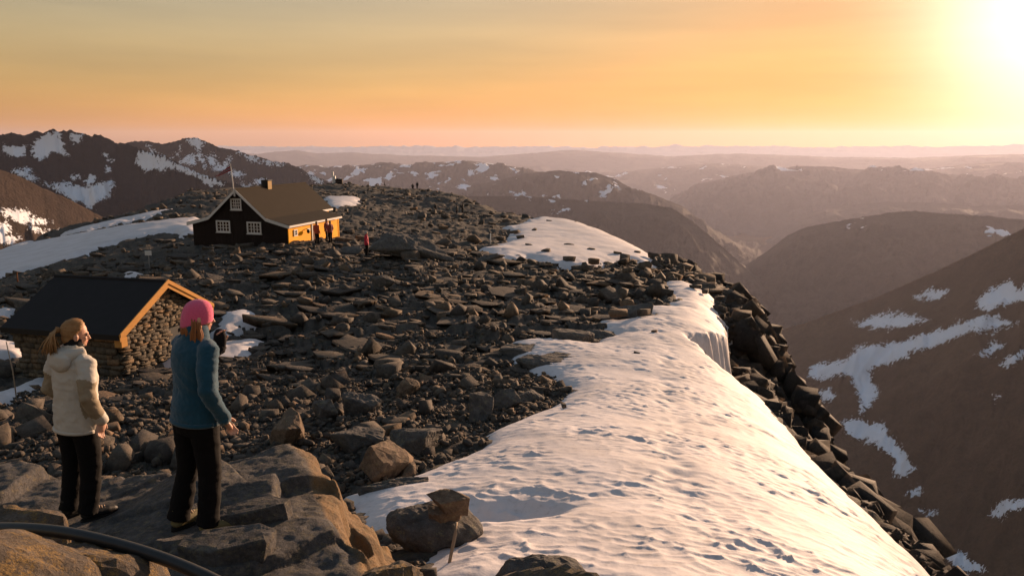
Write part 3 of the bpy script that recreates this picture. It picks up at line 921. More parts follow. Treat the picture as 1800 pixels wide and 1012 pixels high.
STONES = dict(shape=[], pos=[], scl=[], yaw=[], tx=[], ty=[])


def scatter(n, r0, r1, a0, a1, size, slab_frac, flat, tilt, maskf=None, sink=0.25, power=1.0, bedded=False, crag=False):
    a = np.radians(rs.uniform(a0, a1, n)); r = np.sqrt(rs.uniform(r0 ** 2, r1 ** 2, n))
    x, y = r * np.sin(a), r * np.cos(a)
    s = size[0] * (size[1] / size[0]) ** (rs.uniform(0, 1, n) ** power)
    ok = snow_sd(x, y) > 0.05 * s
    if maskf is not None:
        ok &= maskf(x, y)
    for ax, ay, ar in AVOID:
        ok &= np.hypot(x - ax, y - ay) > ar + s * 0.5
    for (ox, oy, th, x0, x1, y0, y1) in BOXES:
        lx = (x - ox) * math.cos(th) + (y - oy) * math.sin(th); ly = -(x - ox) * math.sin(th) + (y - oy) * math.cos(th)
        ok &= ~((lx > x0 - s * .4) & (lx < x1 + s * .4) & (ly > y0 - s * .4) & (ly < y1 + s * .4))
    x, y, s = x[ok], y[ok], s[ok]
    n = len(x)
    slab = rs.uniform(0, 1, n) < slab_frac
    sh = np.where(slab, NBK + rs.integers(0, len(SLABS), n), rs.integers(0, NBK, n))
    asp = rs.uniform(0.35, 0.75, n) if bedded else rs.uniform(0.55, 1.0, n)
    h = np.where(slab, rs.uniform(flat[0], flat[1], n), rs.uniform(0.45, 0.9, n))
    z = height(x, y) + s * h * (0.5 - sink)
    if np.any(in_ledge(x, y)):
        m = in_ledge(x, y)
        z = np.where(m, ledge_z(x, y) + s * h * 0.2, z)
    tl = np.where(slab, tilt, 0.5)
    if crag:                                        # blocks still in place: they share their fracture planes
        STONES['shape'].append(sh); STONES['pos'].append(np.c_[x, y, z]); STONES['scl'].append(np.c_[s, s * asp, s * rs.uniform(0.5, 1.6, n)])
        STONES['yaw'].append(rs.normal(0.35, 0.6, n) + (np.pi / 2) * rs.integers(0, 4, n)); STONES['tx'].append(rs.normal(0.15, 0.4, n)); STONES['ty'].append(rs.normal(0.10, 0.4, n))
        return
    STONES['shape'].append(sh); STONES['pos'].append(np.c_[x, y, z]); STONES['scl'].append(np.c_[s, s * asp, s * h])
    STONES['yaw'].append(np.where(slab & bedded, rs.normal(0.1, 0.45, n), rs.uniform(0, 2 * np.pi, n))); STONES['tx'].append(rs.normal(0, 1, n) * tl); STONES['ty'].append(rs.normal(0, 1, n) * tl + (0.10 if bedded else 0.0))


BOXES = [(-17.15, 60.75, 0.0, -0.1, 0.1, -0.1, 0.1)]
# lodge and shed stand areas: origin, heading, extents in the local frame
HUT_A = np.array([-17.15, 60.75]); HUT_TH = 0.275
SHED_A = np.array([-14.0, 27.4]); SHED_TH = 0.242
BOXES = [(HUT_A[0], HUT_A[1], -HUT_TH, -9.3, 0.1, -0.1, 10.4), (SHED_A[0], SHED_A[1], -SHED_TH, -5.2, 0.1, 0.0, 5.4)]
AVOID += [(-2.27, 5.27, 0.6), (-3.48, 5.94, 0.5), (-0.88, 8.1, 0.4)]
notledge = lambda x, y: ~in_ledge(x, y)
onplat = lambda x, y: (poly_sd(x, y, EDGE)[0] < 0.5) & notledge(x, y)
oncliff = lambda x, y: (poly_sd(x, y, EDGE)[0] > 0.3) & (x > 0) & (poly_sd(x, y, EDGE)[0] < 1.2 + np.interp(y, [6, 12, 20, 30, 40, 52], [0.6, 1.6, 3.4, 5.3, 5.1, 3.0]))
# rubble between the ledge and the slabs
scatter(10000, 7.5, 27, -36, 14, (0.06, 0.30), 0.6, (0.2, 0.42), 0.25, onplat, 0.3, 1.6)
scatter(330, 9, 27, -36, 14, (0.3, 0.85), 0.65, (0.2, 0.4), 0.22, onplat, 0.25, 1.8)
scatter(15000, 8, 24, -36, 12, (0.03, 0.10), 0.5, (0.3, 0.6), 0.3, onplat, 0.2, 1.0)
scatter(2600, 3.0, 9, -40, 20, (0.05, 0.22), 0.4, (0.25, 0.5), 0.25, onplat, 0.25, 1.6)
# bedded slabs
scatter(3200, 24, 66, -38, 22, (0.3, 1.5), 0.95, (0.10, 0.22), 0.10, onplat, 0.3, 1.9, True)
scatter(8000, 24, 64, -38, 22, (0.08, 0.32), 0.6, (0.25, 0.5), 0.25, onplat, 0.22, 1.8)
scatter(380, 25, 66, -38, 20, (1.2, 3.4), 1.0, (0.06, 0.13), 0.05, onplat, 0.32, 1.6, True)
scatter(9000, 17, 31, -36, 14, (0.06, 0.2), 0.5, (0.3, 0.6), 0.35, onplat, 0.2, 1.3)
scatter(700, 24, 62, -38, 20, (0.3, 0.9), 0.2, (0.2, 0.4), 0.25, onplat, 0.25, 1.8)
# toward the skyline
scatter(5200, 62, 222, -36, 12, (0.3, 1.6), 0.85, (0.14, 0.32), 0.14, lambda x, y: poly_sd(x, y, EDGE)[0] < 1.5, 0.3, 1.9, True)
# blocks on the rim below the cornice and along the far rim
scatter(1600, 26, 62, 10, 44, (0.4, 1.2), 0.4, (0.3, 0.6), 0.4, lambda x, y: (poly_sd(x, y, EDGE)[0] > 1.0) & (x > 0) & (poly_sd(x, y, EDGE)[0] < 2.5 + np.interp(y, [6, 12, 20, 30, 40, 52], [0.3, 0.6, 1.6, 3.2, 3.5, 3.0])), 0.55, 1.4)
rimf = lambda x, y: (x > 0) & (np.abs(poly_sd(x, y, EDGE)[0] - 0.3 - np.interp(y, [6, 12, 20, 30, 40, 52], [0.6, 1.5, 3.3, 5.2, 5.0, 1.6])) < 0.8)
scatter(6000, 22, 58, 10, 44, (0.2, 1.5), 0.0, (0.35, 0.6), 0.5, rimf, 0.6, 2.8, False, True)
scatter(5000, 9, 22, 16, 46, (0.10, 0.6), 0.0, (0.35, 0.6), 0.5, rimf, 0.55, 2.6, False, True)
scatter(22000, 33, 75, 12, 34, (0.3, 1.5), 0.3, (0.35, 0.6), 0.6, lambda x, y: (x > 0) & (np.abs(poly_sd(x, y, EDGE)[0] - 6) < 5), 0.5, 2.0, False, True)
scatter(9000, 18, 62, 8, 40, (0.16, 1.3), 0.0, (0.3, 0.6), 0.35, oncliff, 0.55, 2.4, False, True)
scatter(1800, 7, 18, 20, 46, (0.10, 0.45), 0.35, (0.3, 0.6), 0.35, oncliff, 0.35, 2.0)
scatter(500, 36, 70, 2, 20, (0.4, 1.6), 0.4, (0.25, 0.5), 0.25, lambda x, y: np.abs(poly_sd(x, y, EDGE)[0] + 2) < 4, 0.2, 1.3)
# stray stones lying on the snow
for px_, py_, s_ in [(990, 741, 0.2), (965, 395, 0.8), (1010, 396, 0.6), (940, 412, 0.9), (905, 415, 1.1), (1000, 440, 0.9), (960, 452, 1.2), (1040, 448, 0.8), (1085, 455, 1.0), (1120, 452, 0.7), (930, 440, 0.7), (1060, 440, 0.5), (1150, 600, 0.25), (1120, 640, 0.2), (1045, 470, 1.2), (1095, 470, 1.1), (1000, 466, 1.3),
                     (880, 428, 1.0), (915, 425, 1.0), (1240, 525, 0.7), (1222, 517, 0.8), (1265, 535, 0.6), (1130, 566, 0.8), (1085, 568, 0.9)]:
    q_ = px_poly([(px_, py_)])[0]
    zq = float(height(np.array([q_[0]]), np.array([q_[1]]), False)[0])
    s_ = s_ * (0.75 if s_ > 0.4 else 1.0)
    STONES['shape'].append(np.array([rs.integers(0, NBK) if rs.uniform() < 0.6 else NBK + rs.integers(0, len(SLABS))])); STONES['pos'].append(np.array([[q_[0], q_[1], zq + (0.40 if s_ < 0.5 else 0.46)]]))
    STONES['scl'].append(np.array([[s_ * 1.3, s_ * 0.9, 0.42 * s_]])); STONES['yaw'].append(rs.normal(0, 0.5, 1)); STONES['tx'].append(rs.normal(0, 0.1, 1)); STONES['ty'].append(rs.normal(0, 0.1, 1))
S = {k: np.concatenate(v) for k, v in STONES.items()}
CL = (poly_sd(S['pos'][:, 0], S['pos'][:, 1], EDGE)[0] > 0.4) & (S['pos'][:, 0] > 0)
ROT = rot_mats(S['yaw'], S['tx'], S['ty'])
px, py = project(S['pos'][:, 0], S['pos'][:, 1], S['pos'][:, 2])
inview = (px > -20) & (px < 1820) & (py > 200) & (py < 1030)
size_px = np.where(inview, S['scl'][:, 0] / np.hypot(S['pos'][:, 0], S['pos'][:, 1]), 0)
hid = ((px > 10) & (px < 470) & (py > 800) & (py < 1012)) | (oncliff(S['pos'][:, 0], S['pos'][:, 1]) & (py < 560))
size_px = np.where(hid | CL, 0, size_px)
top300 = np.argsort(-size_px)[:290]
single = np.zeros(len(px), bool); single[top300] = True
M_crag = mat_rock('crag_rock', (0.022, 0.019, 0.017), (0.044, 0.037, 0.032), (0.062, 0.043, 0.030), 1.4, 0.2, (0.10, 0.09, 0.05), 0.8, True, 0.03)  # darker loose stone: dark rock plus cliff shade put into the colour
for part, sel, mt in (('rubble', ~CL, M_stone), ('crag_blocks', CL, M_crag)):
  vs, fs, ts, off = [], [], [], 0
  for k, (v, f) in enumerate(SHAPES):
      idx = np.nonzero((S['shape'] == k) & ~single & sel)[0]
      if not len(idx):
          continue
      W = np.einsum('nij,nvj->nvi', ROT[idx], v[None] * S['scl'][idx][:, None, :]) + S['pos'][idx][:, None, :]
      vs.append(W.reshape(-1, 3))
      fs.append((f[None] + (np.arange(len(idx)) * len(v))[:, None, None]).reshape(-1, 3) + off)
      ts.append(np.repeat(rs.uniform(0, 1, len(idx)), len(v)))
      off += len(idx) * len(v)
  link(part, new_mesh(part, np.concatenate(vs), np.concatenate(fs), mt, False, {'tone': np.concatenate(ts)}), parent=ground, kind='stuff')
STONE_ME = [new_mesh('stone', v, f, M_stone, False) for v, f in SHAPES]
for i in top300:
    o = bpy.data.objects.new('stone', STONE_ME[S['shape'][i]])
    COL.objects.link(o)
    o.parent = ground
    M = Matrix(ROT[i].tolist()).to_4x4() @ Matrix.Diagonal((*S['scl'][i], 1.0))
    o.matrix_world = Matrix.Translation(S['pos'][i].tolist()) @ M

# the ledge
gx = np.linspace(LX[0], LX[1], 400); gy = np.linspace(LY[0], LY[1], 310)
GX, GY = np.meshgrid(gx, gy)
GZ = ledge_z(GX, GY)
for _ in range(1):                               # worn edges
    P_ = np.pad(GZ, 1, mode='edge')
    GZ = (P_[1:-1, 1:-1] * 2 + P_[:-2, 1:-1] + P_[2:, 1:-1] + P_[1:-1, :-2] + P_[1:-1, 2:]) / 6
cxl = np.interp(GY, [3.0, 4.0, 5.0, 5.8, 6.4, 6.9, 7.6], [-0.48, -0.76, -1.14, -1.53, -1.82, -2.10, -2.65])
LSUNLIT = (sstep(0.02, 0.10, GX - cxl + 0.08 * perlin(GX * 3, GY * 3, 351)) * (0.75 + 0.4 * fbm(GX * 2, GY * 4, 3, 352))).ravel().clip(0, 1)  # mask right of the crest, where sunlight is painted as orange colour
q = grid_faces(len(gy), len(gx))
keep = (GZ > height(GX, GY, False) - 0.25).ravel()
q = q[keep[q].any(1)]
used = np.unique(q); remap = np.full(GX.size, -1); remap[used] = np.arange(len(used))
led = link('rock_ledge', new_mesh('rock_ledge', np.stack([GX, GY, GZ], -1).reshape(-1, 3)[used], remap[q], M_ledge, False, {'rust_sunlit': LSUNLIT[used]}))
tag(led, 'broad grey rock ledge with a sunlit orange flank that the two hikers stand on', 'rock')
# ------------------------------------------------------------------ geometry helpers for built things
def box_bm(bm, x0, x1, y0, y1, z0, z1, bev=0.0):
    g = bmesh.ops.create_cube(bm, size=1.0)['verts']
    for v in g:
        v.co = Vector((x0 + (v.co.x + .5) * (x1 - x0), y0 + (v.co.y + .5) * (y1 - y0), z0 + (v.co.z + .5) * (z1 - z0)))
    if bev > 0:
        ed = list({e for v in g for e in v.link_edges})
        bmesh.ops.bevel(bm, geom=ed, offset=bev, segments=1, affect='EDGES')
    return g


def prism_bm(bm, poly, axis, a0, a1):
    """extrude a 2-D outline along an axis; axis 'y': outline is (x, z); axis 'x': outline is (y, z)"""
    def P(p, a):
        return (p[0], a, p[1]) if axis == 'y' else (a, p[0], p[1])
    n = len(poly)
    A = [bm.verts.new(P(p, a0)) for p in poly]; B = [bm.verts.new(P(p, a1)) for p in poly]
    fs = [bm.faces.new(A), bm.faces.new(B[::-1])]
    for i in range(n):
        fs.append(bm.faces.new([A[i], B[i], B[(i + 1) % n], A[(i + 1) % n]]))
    bmesh.ops.recalc_face_normals(bm, faces=fs)


def tube_bm(bm, pts, rad, seg=8, flat=1.0):
    pts = [Vector(p) for p in pts]
    if not isinstance(rad, (list, tuple)):
        rad = [rad] * len(pts)
    rings = []
    up = Vector((0.13, 0.21, 0.97))
    for i, p in enumerate(pts):
        t = (pts[min(i + 1, len(pts) - 1)] - pts[max(i - 1, 0)]).normalized()
        u = t.cross(up)
        if u.length < 1e-3:
            u = t.cross(Vector((1, 0, 0)))
        u.normalize(); v = t.cross(u)
        rings.append([bm.verts.new(p + (u * math.cos(a) + v * math.sin(a) * flat) * rad[i]) for a in [2 * math.pi * k / seg for k in range(seg)]])
    for a, b in zip(rings[:-1], rings[1:]):
        for k in range(seg):
            bm.faces.new([a[k], a[(k + 1) % seg], b[(k + 1) % seg], b[k]])
    bm.faces.new(rings[0][::-1]); bm.faces.new(rings[-1])


def loft_bm(bm, secs, seg=20):
    """secs: (cx, cy, cz, rx, ry) level ellipses, bottom to top"""
    rings = []
    for cx, cy, cz, rx, ry in secs:
        rings.append([bm.verts.new((cx + rx * math.cos(a), cy + ry * math.sin(a), cz)) for a in [2 * math.pi * k / seg for k in range(seg)]])
    for a, b in zip(rings[:-1], rings[1:]):
        for k in range(seg):
            bm.faces.new([a[k], a[(k + 1) % seg], b[(k + 1) % seg], b[k]])
    bm.faces.new(rings[0][::-1]); bm.faces.new(rings[-1])


def ell_bm(bm, c, r, seg=16, rot=None):
    g = bmesh.ops.create_uvsphere(bm, u_segments=seg, v_segments=max(6, seg // 2), radius=1.0)['verts']
    M = Matrix.Translation(c) @ (rot.to_4x4() if rot else Matrix.Identity(4)) @ Matrix.Diagonal((*r, 1))
    for v in g:
        v.co = M @ v.co
    return g


def bm_obj(name, bm, mat, parent=None, smooth=False, **kw):
    me = bpy.data.meshes.new(name)
    bm.to_mesh(me); bm.free()
    if smooth:
        me.polygons.foreach_set('use_smooth', np.ones(len(me.polygons), bool))
    for m in (mat if isinstance(mat, (list, tuple)) else [mat]):
        me.materials.append(m)
    return link(name, me, parent, **kw)


def remesh(bm, voxel, smooth=2, fac=0.5):
    me = bpy.data.meshes.new('tmp'); bm.to_mesh(me); bm.free()
    o = bpy.data.objects.new('tmp', me); COL.objects.link(o)
    m = o.modifiers.new('r', 'REMESH'); m.mode = 'VOXEL'; m.voxel_size = voxel; m.use_smooth_shade = True
    if smooth:
        s = o.modifiers.new('s', 'SMOOTH'); s.iterations = smooth; s.factor = fac
    dg = bpy.context.evaluated_depsgraph_get()
    out = bpy.data.meshes.new_from_object(o.evaluated_get(dg))
    bpy.data.objects.remove(o, do_unlink=True); bpy.data.meshes.remove(me)
    out.polygons.foreach_set('use_smooth', np.ones(len(out.polygons), bool))
    return out


def displace(me, fn):
    n = len(me.vertices)
    co = np.zeros(n * 3, np.float32); no = np.zeros(n * 3, np.float32)
    me.vertices.foreach_get('co', co); me.vertex_normals.foreach_get('vector', no)
    co = co.reshape(-1, 3).astype(float); no = no.reshape(-1, 3)
    co = co + no * fn(co)[:, None]
    me.vertices.foreach_set('co', co.astype(np.float32).ravel()); me.update()


def face_mats(me, fn):
    n = len(me.polygons)
    c = np.zeros(n * 3, np.float32); me.polygons.foreach_get('center', c)
    me.polygons.foreach_set('material_index', fn(c.reshape(-1, 3).astype(float)).astype(np.int32)); me.update()


# ------------------------------------------------------------------ the lodge
def mat_boards(name, col, vert=False, pitch=0.16, var=0.25, rough=0.75):
    b = NB(name)
    g = b.coord('Object')
    n = b.noise(b.mapped(g, (1, 1, 14) if not vert else (14, 14, 1)), 2.0, 6, 0.6)
    n2 = b.noise(g, 0.8, 4, 0.6)
    lo = tuple(x * (1 - var) for x in col); hi = tuple(x * (1 + var) for x in col)
    c = b.mix(n.outputs[0], lo, hi)
    c = b.mix(0.35, c, b.ramp(n2.outputs[0], [(0.3, 0.6), (0.7, 1.1)]), 'MULTIPLY')
    b.set(color=c, rough=rough, spec=0.08)
    b.bump(n.outputs[0], 0.3, 0.01)
    return b.m


M_tar = mat_boards('tarred_boards', (0.020, 0.014, 0.012), True)
M_ochre = mat_boards('ochre_boards', (0.96, 0.43, 0.013), False)
M_white = mat_plain('white_paint', (0.58, 0.56, 0.53), 0.6, 0.1, 4, 0.1)
M_roof = mat_plain('brown_roof_felt', (0.036, 0.027, 0.018), 0.9, 0.2, 1.5, 0.5, 0.02, 0.1)
M_felt = mat_plain('black_roof_felt', (0.018, 0.017, 0.018), 0.85, 0.25, 2.5, 0.5, 0.015, 0.2)
M_black = mat_plain('black_paint', (0.012, 0.012, 0.012), 0.6, 0.3)
M_brownwood = mat_boards('brown_wood', (0.16, 0.06, 0.025), True)
bgl = NB('window_glass'); bgl.set(color=(0.015, 0.017, 0.02), rough=0.06, spec=0.6); M_glass = bgl.m
M_wood = mat_boards('larch_boards', (0.52, 0.26, 0.075), False, var=0.3)
M_grey_metal = mat_plain('grey_metal', (0.25, 0.24, 0.23), 0.5, 0.2)
M_stick = mat_plain('weathered_wood', (0.28, 0.22, 0.16), 0.85, 0.3, 20, 0.4, 0.004)

HZ = 2.0
hut = thing('mountain_lodge', 'dark timber mountain lodge with brown roof and ochre side wall', 'building', (HUT_A[0], HUT_A[1], HZ), -HUT_TH)
W, WK, ZE, ZK, ZP, LL, LM = 9.24, 2.04, 1.62, 2.16, 4.37, 8.4, 10.5
# walls
bm = bmesh.new()
prism_bm(bm, [(-0.32, -1.2), (-0.32, ZE - 0.02), (-WK, ZK - 0.09), (-W / 2, ZP - 0.12), (-W + WK, ZK - 0.09), (-W + 0.32, ZE - 0.02), (-W + 0.32, -1.2)], 'y', 0.22, LL - 0.12)
front = bm_obj('wall', bm, M_tar, hut)
bm = bmesh.new()
prism_bm(bm, [(-WK - 0.28, -1.2), (-WK - 0.28, ZK - 0.12), (-W / 2, ZP - 0.14), (-W + WK + 0.28, ZK - 0.12), (-W + WK + 0.28, -1.2)], 'y', LL - 0.1, LM - 0.2)
bm_obj('wall', bm, M_tar, hut)
# vertical tarred boards on the gable
bm = bmesh.new()
x = -0.30
k = 0
while x > -W + 0.34:
    w = 0.17
    xm = x - w / 2
    ztop = np.interp(-xm, [0, WK, W / 2, W - WK, W], [ZE, ZK, ZP, ZK, ZE]) - 0.16
    box_bm(bm, x - w + 0.012, x, 0.196 - (0.014 if k % 2 else 0), 0.219, -1.1, ztop)
    x -= w; k += 1
bm_obj('board_cladding', bm, M_tar, hut, kind='stuff')
# ochre clapboards on the long side
bm = bmesh.new()
nb = 13
for i in range(nb):
    z0 = -0.35 + i * 0.148
    g = box_bm(bm, -0.318, -0.272, 0.20, LL - 0.14, z0, z0 + 0.146)
    for v in g:
        if v.co.x > -0.3:
            v.co.x += 0.0 if v.co.z > z0 + 0.07 else 0.022
bm_obj('ochre_cladding', bm, M_ochre, hut, kind='stuff', label='ochre clapboards on the sunlit side wall')
bm = bmesh.new(); box_bm(bm, -WK - 0.278, -WK - 0.24, LL - 0.08, LM - 0.22, 0.9, ZK - 0.12)
bm_obj('ochre_cladding', bm, M_ochre, hut)
for yy in (0.17, LL - 0.2):
    bm = bmesh.new(); box_bm(bm, -0.30, -0.235, yy - 0.05, yy + 0.10, -0.4, ZE - 0.1, 0.008)
    bm_obj('corner_board', bm, M_ochre, hut)
# stone footing
bm = bmesh.new(); box_bm(bm, -W + 0.2, -0.25, 0.12, LL, -1.6, -0.34)
bm_obj('footing', bm, M_boulder, hut)


def roof_plane(p0, p1, y0, y1, th=0.10):
    (x0, z0), (x1, z1) = p0, p1
    d = Vector((x1 - x0, z1 - z0)).normalized(); nrm = Vector((-d.y, d.x))
    if nrm.y < 0:
        nrm = -nrm
    bm = bmesh.new()
    prism_bm(bm, [(x0, z0), (x1, z1), (x1 + nrm.x * th, z1 + nrm.y * th), (x0 + nrm.x * th, z0 + nrm.y * th)], 'y', y0, y1)
    return bm


r0 = bm_obj('roof', roof_plane((-W / 2, ZP - 0.1), (-WK + 0.02, ZK - 0.09), -0.12, LM), M_roof, hut)
bm_obj('roof', roof_plane((-W / 2 - 0.001, ZP - 0.1), (-W + WK - 0.02, ZK - 0.09), -0.12, LM), M_roof, hut)
bm_obj('roof', roof_plane((-WK + 0.10, ZK - 0.10), (0.0, ZE - 0.02), -0.12, LL), M_roof, hut)
bm_obj('roof', roof_plane((-W + WK - 0.10, ZK - 0.10), (-W, ZE - 0.02), -0.12, LL), M_roof, hut)
bm = bmesh.new(); tube_bm(bm, [(-W / 2, -0.13, ZP + 0.0), (-W / 2, LM + 0.01, ZP + 0.0)], 0.09, 8)
bm_obj('ridge_cap', bm, M_roof, r0)


def bargeboard(p0, p1, y, drop=0.20):
    bm = bmesh.new()
    (x0, z0), (x1, z1) = p0, p1
    prism_bm(bm, [(x0, z0 + 0.03), (x1, z1 + 0.03), (x1, z1 - drop), (x0, z0 - drop)], 'y', y - 0.035, y)
    bm_obj('bargeboard', bm, M_white, hut)


for a, b in [((-W / 2, ZP), (-WK, ZK)), ((-WK, ZK), (0.02, ZE)), ((-W / 2, ZP), (-W + WK, ZK)), ((-W + WK, ZK), (-W - 0.02, ZE))]:
    bargeboard(a, b, -0.125)
bm = bmesh.new(); box_bm(bm, -0.02, 0.03, -0.10, LL + 0.02, ZE - 0.13, ZE + 0.03); bm_obj('fascia', bm, M_white, hut)
bm = bmesh.new(); box_bm(bm, -WK + 0.02, -WK + 0.07, LL - 0.02, LM + 0.02, ZK - 0.20, ZK - 0.03); bm_obj('fascia', bm, M_white, hut)
# finial board below the peak
bm = bmesh.new(); box_bm(bm, -W / 2 - 0.06, -W / 2 + 0.06, -0.20, -0.165, ZP - 0.55, ZP + 0.05, 0.01); bm_obj('finial', bm, M_white, hut)


def window(xc, zc, w, h, cols=2, open_left=False, axis='y', yc=0.19):
    """wooden casement: frame, mullion, glazing bars and panes"""
    def bx(a0, a1, z0, z1, d0, d1):
        bm = bmesh.new()
        if axis == 'y':
            box_bm(bm, xc + a0, xc + a1, yc - d1, yc - d0, zc + z0, zc + z1, 0.006)
        else:
            box_bm(bm, yc + d0, yc + d1, xc + a0, xc + a1, zc + z0, zc + z1, 0.006)
        return bm
    f = 0.11
    bmf = bx(-w / 2, w / 2, h / 2 - f, h / 2, 0.0, 0.07)
    for a in ((-w / 2, w / 2, -h / 2, -h / 2 + f), (-w / 2, -w / 2 + f, -h / 2 + f, h / 2 - f), (w / 2 - f, w / 2, -h / 2 + f, h / 2 - f)):
        b2 = bx(*a, 0.0, 0.07)
        me = bpy.data.meshes.new('t'); b2.to_mesh(me); b2.free(); bmf.from_mesh(me); bpy.data.meshes.remove(me)
    win = bm_obj('window', bmf, M_white, hut)
    bm_obj('sill', bx(-w / 2 - 0.05, w / 2 + 0.05, -h / 2 - 0.05, -h / 2 - 0.002, 0.0, 0.11), M_white, win)
    iw = (w - 2 * f) / cols; ih = h - 2 * f
    for c in range(cols):
        a0 = -w / 2 + f + c * iw
        if c:
            bm_obj('mullion', bx(a0 - 0.035, a0 + 0.035, -ih / 2, ih / 2, 0.002, 0.055), M_white, win)
        for i in range(2):
            for j in range(3):
                bm_obj('pane', bx(a0 + i * iw / 2 + 0.03, a0 + (i + 1) * iw / 2 - 0.03, -ih / 2 + j * ih / 3 + 0.02, -ih / 2 + (j + 1) * ih / 3 - 0.02, 0.004, 0.02), M_glass, win)
        bar = bx(a0 + iw / 2 - 0.03, a0 + iw / 2 + 0.03, -ih / 2, ih / 2, 0.003, 0.035)
        for j in (1, 2):
            b2 = bx(a0 + 0.03, a0 + iw - 0.03, -ih / 2 + j * ih / 3 - 0.02, -ih / 2 + j * ih / 3 + 0.02, 0.003, 0.033)
            me = bpy.data.meshes.new('t'); b2.to_mesh(me); b2.free(); bar.from_mesh(me); bpy.data.meshes.remove(me)
        bm_obj('glazing_bar', bar, M_white, win)
    return win


window(-6.09, 1.42, 1.28, 0.94)
window(-3.29, 1.38, 1.28, 0.94)
window(-4.80, 3.20, 0.98, 0.90)
# openings on the sunlit side: x is the distance along the wall
for yy, zz, w, h in ((1.15, 0.98, 0.52, 0.52), (6.15, 0.95, 0.56, 0.66)):
    bm = bmesh.new()
    for a in ((-w / 2, w / 2, h / 2 - 0.09, h / 2), (-w / 2, w / 2, -h / 2, -h / 2 + 0.09), (-w / 2, -w / 2 + 0.09, -h / 2 + 0.09, h / 2 - 0.09), (w / 2 - 0.09, w / 2, -h / 2 + 0.09, h / 2 - 0.09)):
        box_bm(bm, -0.262, -0.20, yy + a[0], yy + a[1], zz + a[2], zz + a[3])
    win = bm_obj('window', bm, M_white, hut)
    bm = bmesh.new(); box_bm(bm, -0.258, -0.235, yy - w / 2 + 0.08, yy + w / 2 - 0.08, zz - h / 2 + 0.08, zz + h / 2 - 0.08); bm_obj('pane', bm, M_glass, win)
    bm = bmesh.new(); box_bm(bm, -0.25, -0.215, yy - 0.02, yy + 0.02, zz - h / 2 + 0.07, zz + h / 2 - 0.07); bm_obj('glazing_bar', bm, M_white, win)
    bm = bmesh.new(); box_bm(bm, -0.25, -0.218, yy - w / 2 + 0.08, yy + w / 2 - 0.08, zz - 0.02, zz + 0.02); bm_obj('glazing_bar', bm, M_white, win)
bm = bmesh.new(); box_bm(bm, -0.258, -0.222, 3.78, 4.52, -0.40, 1.30); door = bm_obj('door', bm, M_brownwood, hut)
for yy in (3.70, 4.60):
    bm = bmesh.new(); box_bm(bm, -0.262, -0.205, yy - 0.06, yy + 0.06, -0.42, 1.38); bm_obj('door_frame', bm, M_white, door)
bm = bmesh.new(); ell_bm(bm, (-0.20, 3.9, 0.45), (0.03, 0.05, 0.03), 8); bm_obj('handle', bm, M_grey_metal, door)
bm = bmesh.new(); box_bm(bm, -0.22, 0.55, 3.4, 4.8, -0.62, -0.45, 0.01); bm_obj('door_step', bm, M_boulder, hut)
# small dark wall fitting with a white plate next to the door
bm = bmesh.new(); tube_bm(bm, [(-0.25, 2.75, 1.12), (-0.10, 2.72, 1.10), (0.0, 2.70, 0.98)], 0.03, 6); ell_bm(bm, (0.0, 2.70, 0.94), (0.13, 0.17, 0.17), 10)
fitting_o = bm_obj('wall_fitting', bm, M_black, hut)
bm = bmesh.new(); box_bm(bm, -0.262, -0.235, 2.98, 3.42, 0.92, 1.12); bm_obj('sign_plate', bm, M_white, hut)
# chimney
cy = 4.3
bm = bmesh.new(); box_bm(bm, -W / 2 - 0.30, -W / 2 + 0.30, cy - 0.30, cy + 0.30, ZP - 0.3, ZP + 0.46, 0.02)
M_chim = mat_plain('chimney_render', (0.30, 0.17, 0.03), 0.7, 0.3, 3)
ch = bm_obj('chimney', bm, M_chim, hut)
bm = bmesh.new(); box_bm(bm, -W / 2 - 0.34, -W / 2 + 0.34, cy - 0.34, cy + 0.34, ZP + 0.461, ZP + 0.55, 0.02); bm_obj('cap', bm, M_black, ch)
bm = bmesh.new(); box_bm(bm, -W / 2 - 0.31, -W / 2 + 0.28, cy - 0.33, cy - 0.304, ZP - 0.1, ZP + 0.458); bm_obj('front_sheet', bm, M_black, ch)  # black sheet over the whole front of the chimney
bm = bmesh.new(); tube_bm(bm, [(-W / 2 - 0.1, cy, ZP + 0.551), (-W / 2 - 0.1, cy, ZP + 0.80)], 0.05, 8); bm_obj('flue', bm, M_black, ch)

# flagpole with a pennant on the gable
Rh = Matrix.Rotation(-HUT_TH, 4, 'Z')
def hw(x, y, z):
    v = Matrix.Translation((HUT_A[0], HUT_A[1], HZ)) @ Rh @ Vector((x, y, z)); return v
fp = hw(-W / 2, -0.24, ZP - 0.5)
pole = thing('flagpole', 'white flagpole with a red pennant on the lodge gable', 'flagpole', fp)
bm = bmesh.new(); tube_bm(bm, [(0, 0, 0), (-0.06, 0, 1.3), (-0.14, 0, 2.42)], [0.045, 0.04, 0.028], 8); ell_bm(bm, (-0.14, 0, 2.45), (0.05, 0.05, 0.05), 8)
bm_obj('pole', bm, M_white, pole)
bfl = NB('pennant_cloth')
gg = bfl.coord('Object')
sep = bfl.node('ShaderNodeSeparateXYZ', {'Vector': bfl.attr('stripe')})
cc = bfl.ramp(bfl.attr('stripe'), [(0.0, (0.22, 0.010, 0.018)), (0.36, (0.55, 0.5, 0.5)), (0.42, (0.01, 0.012, 0.05)), (0.58, (0.55, 0.5, 0.5)), (0.64, (0.22, 0.010, 0.018))], 'CONSTANT')
bfl.set(color=cc, rough=0.8)
n = 24; V = []; st = []
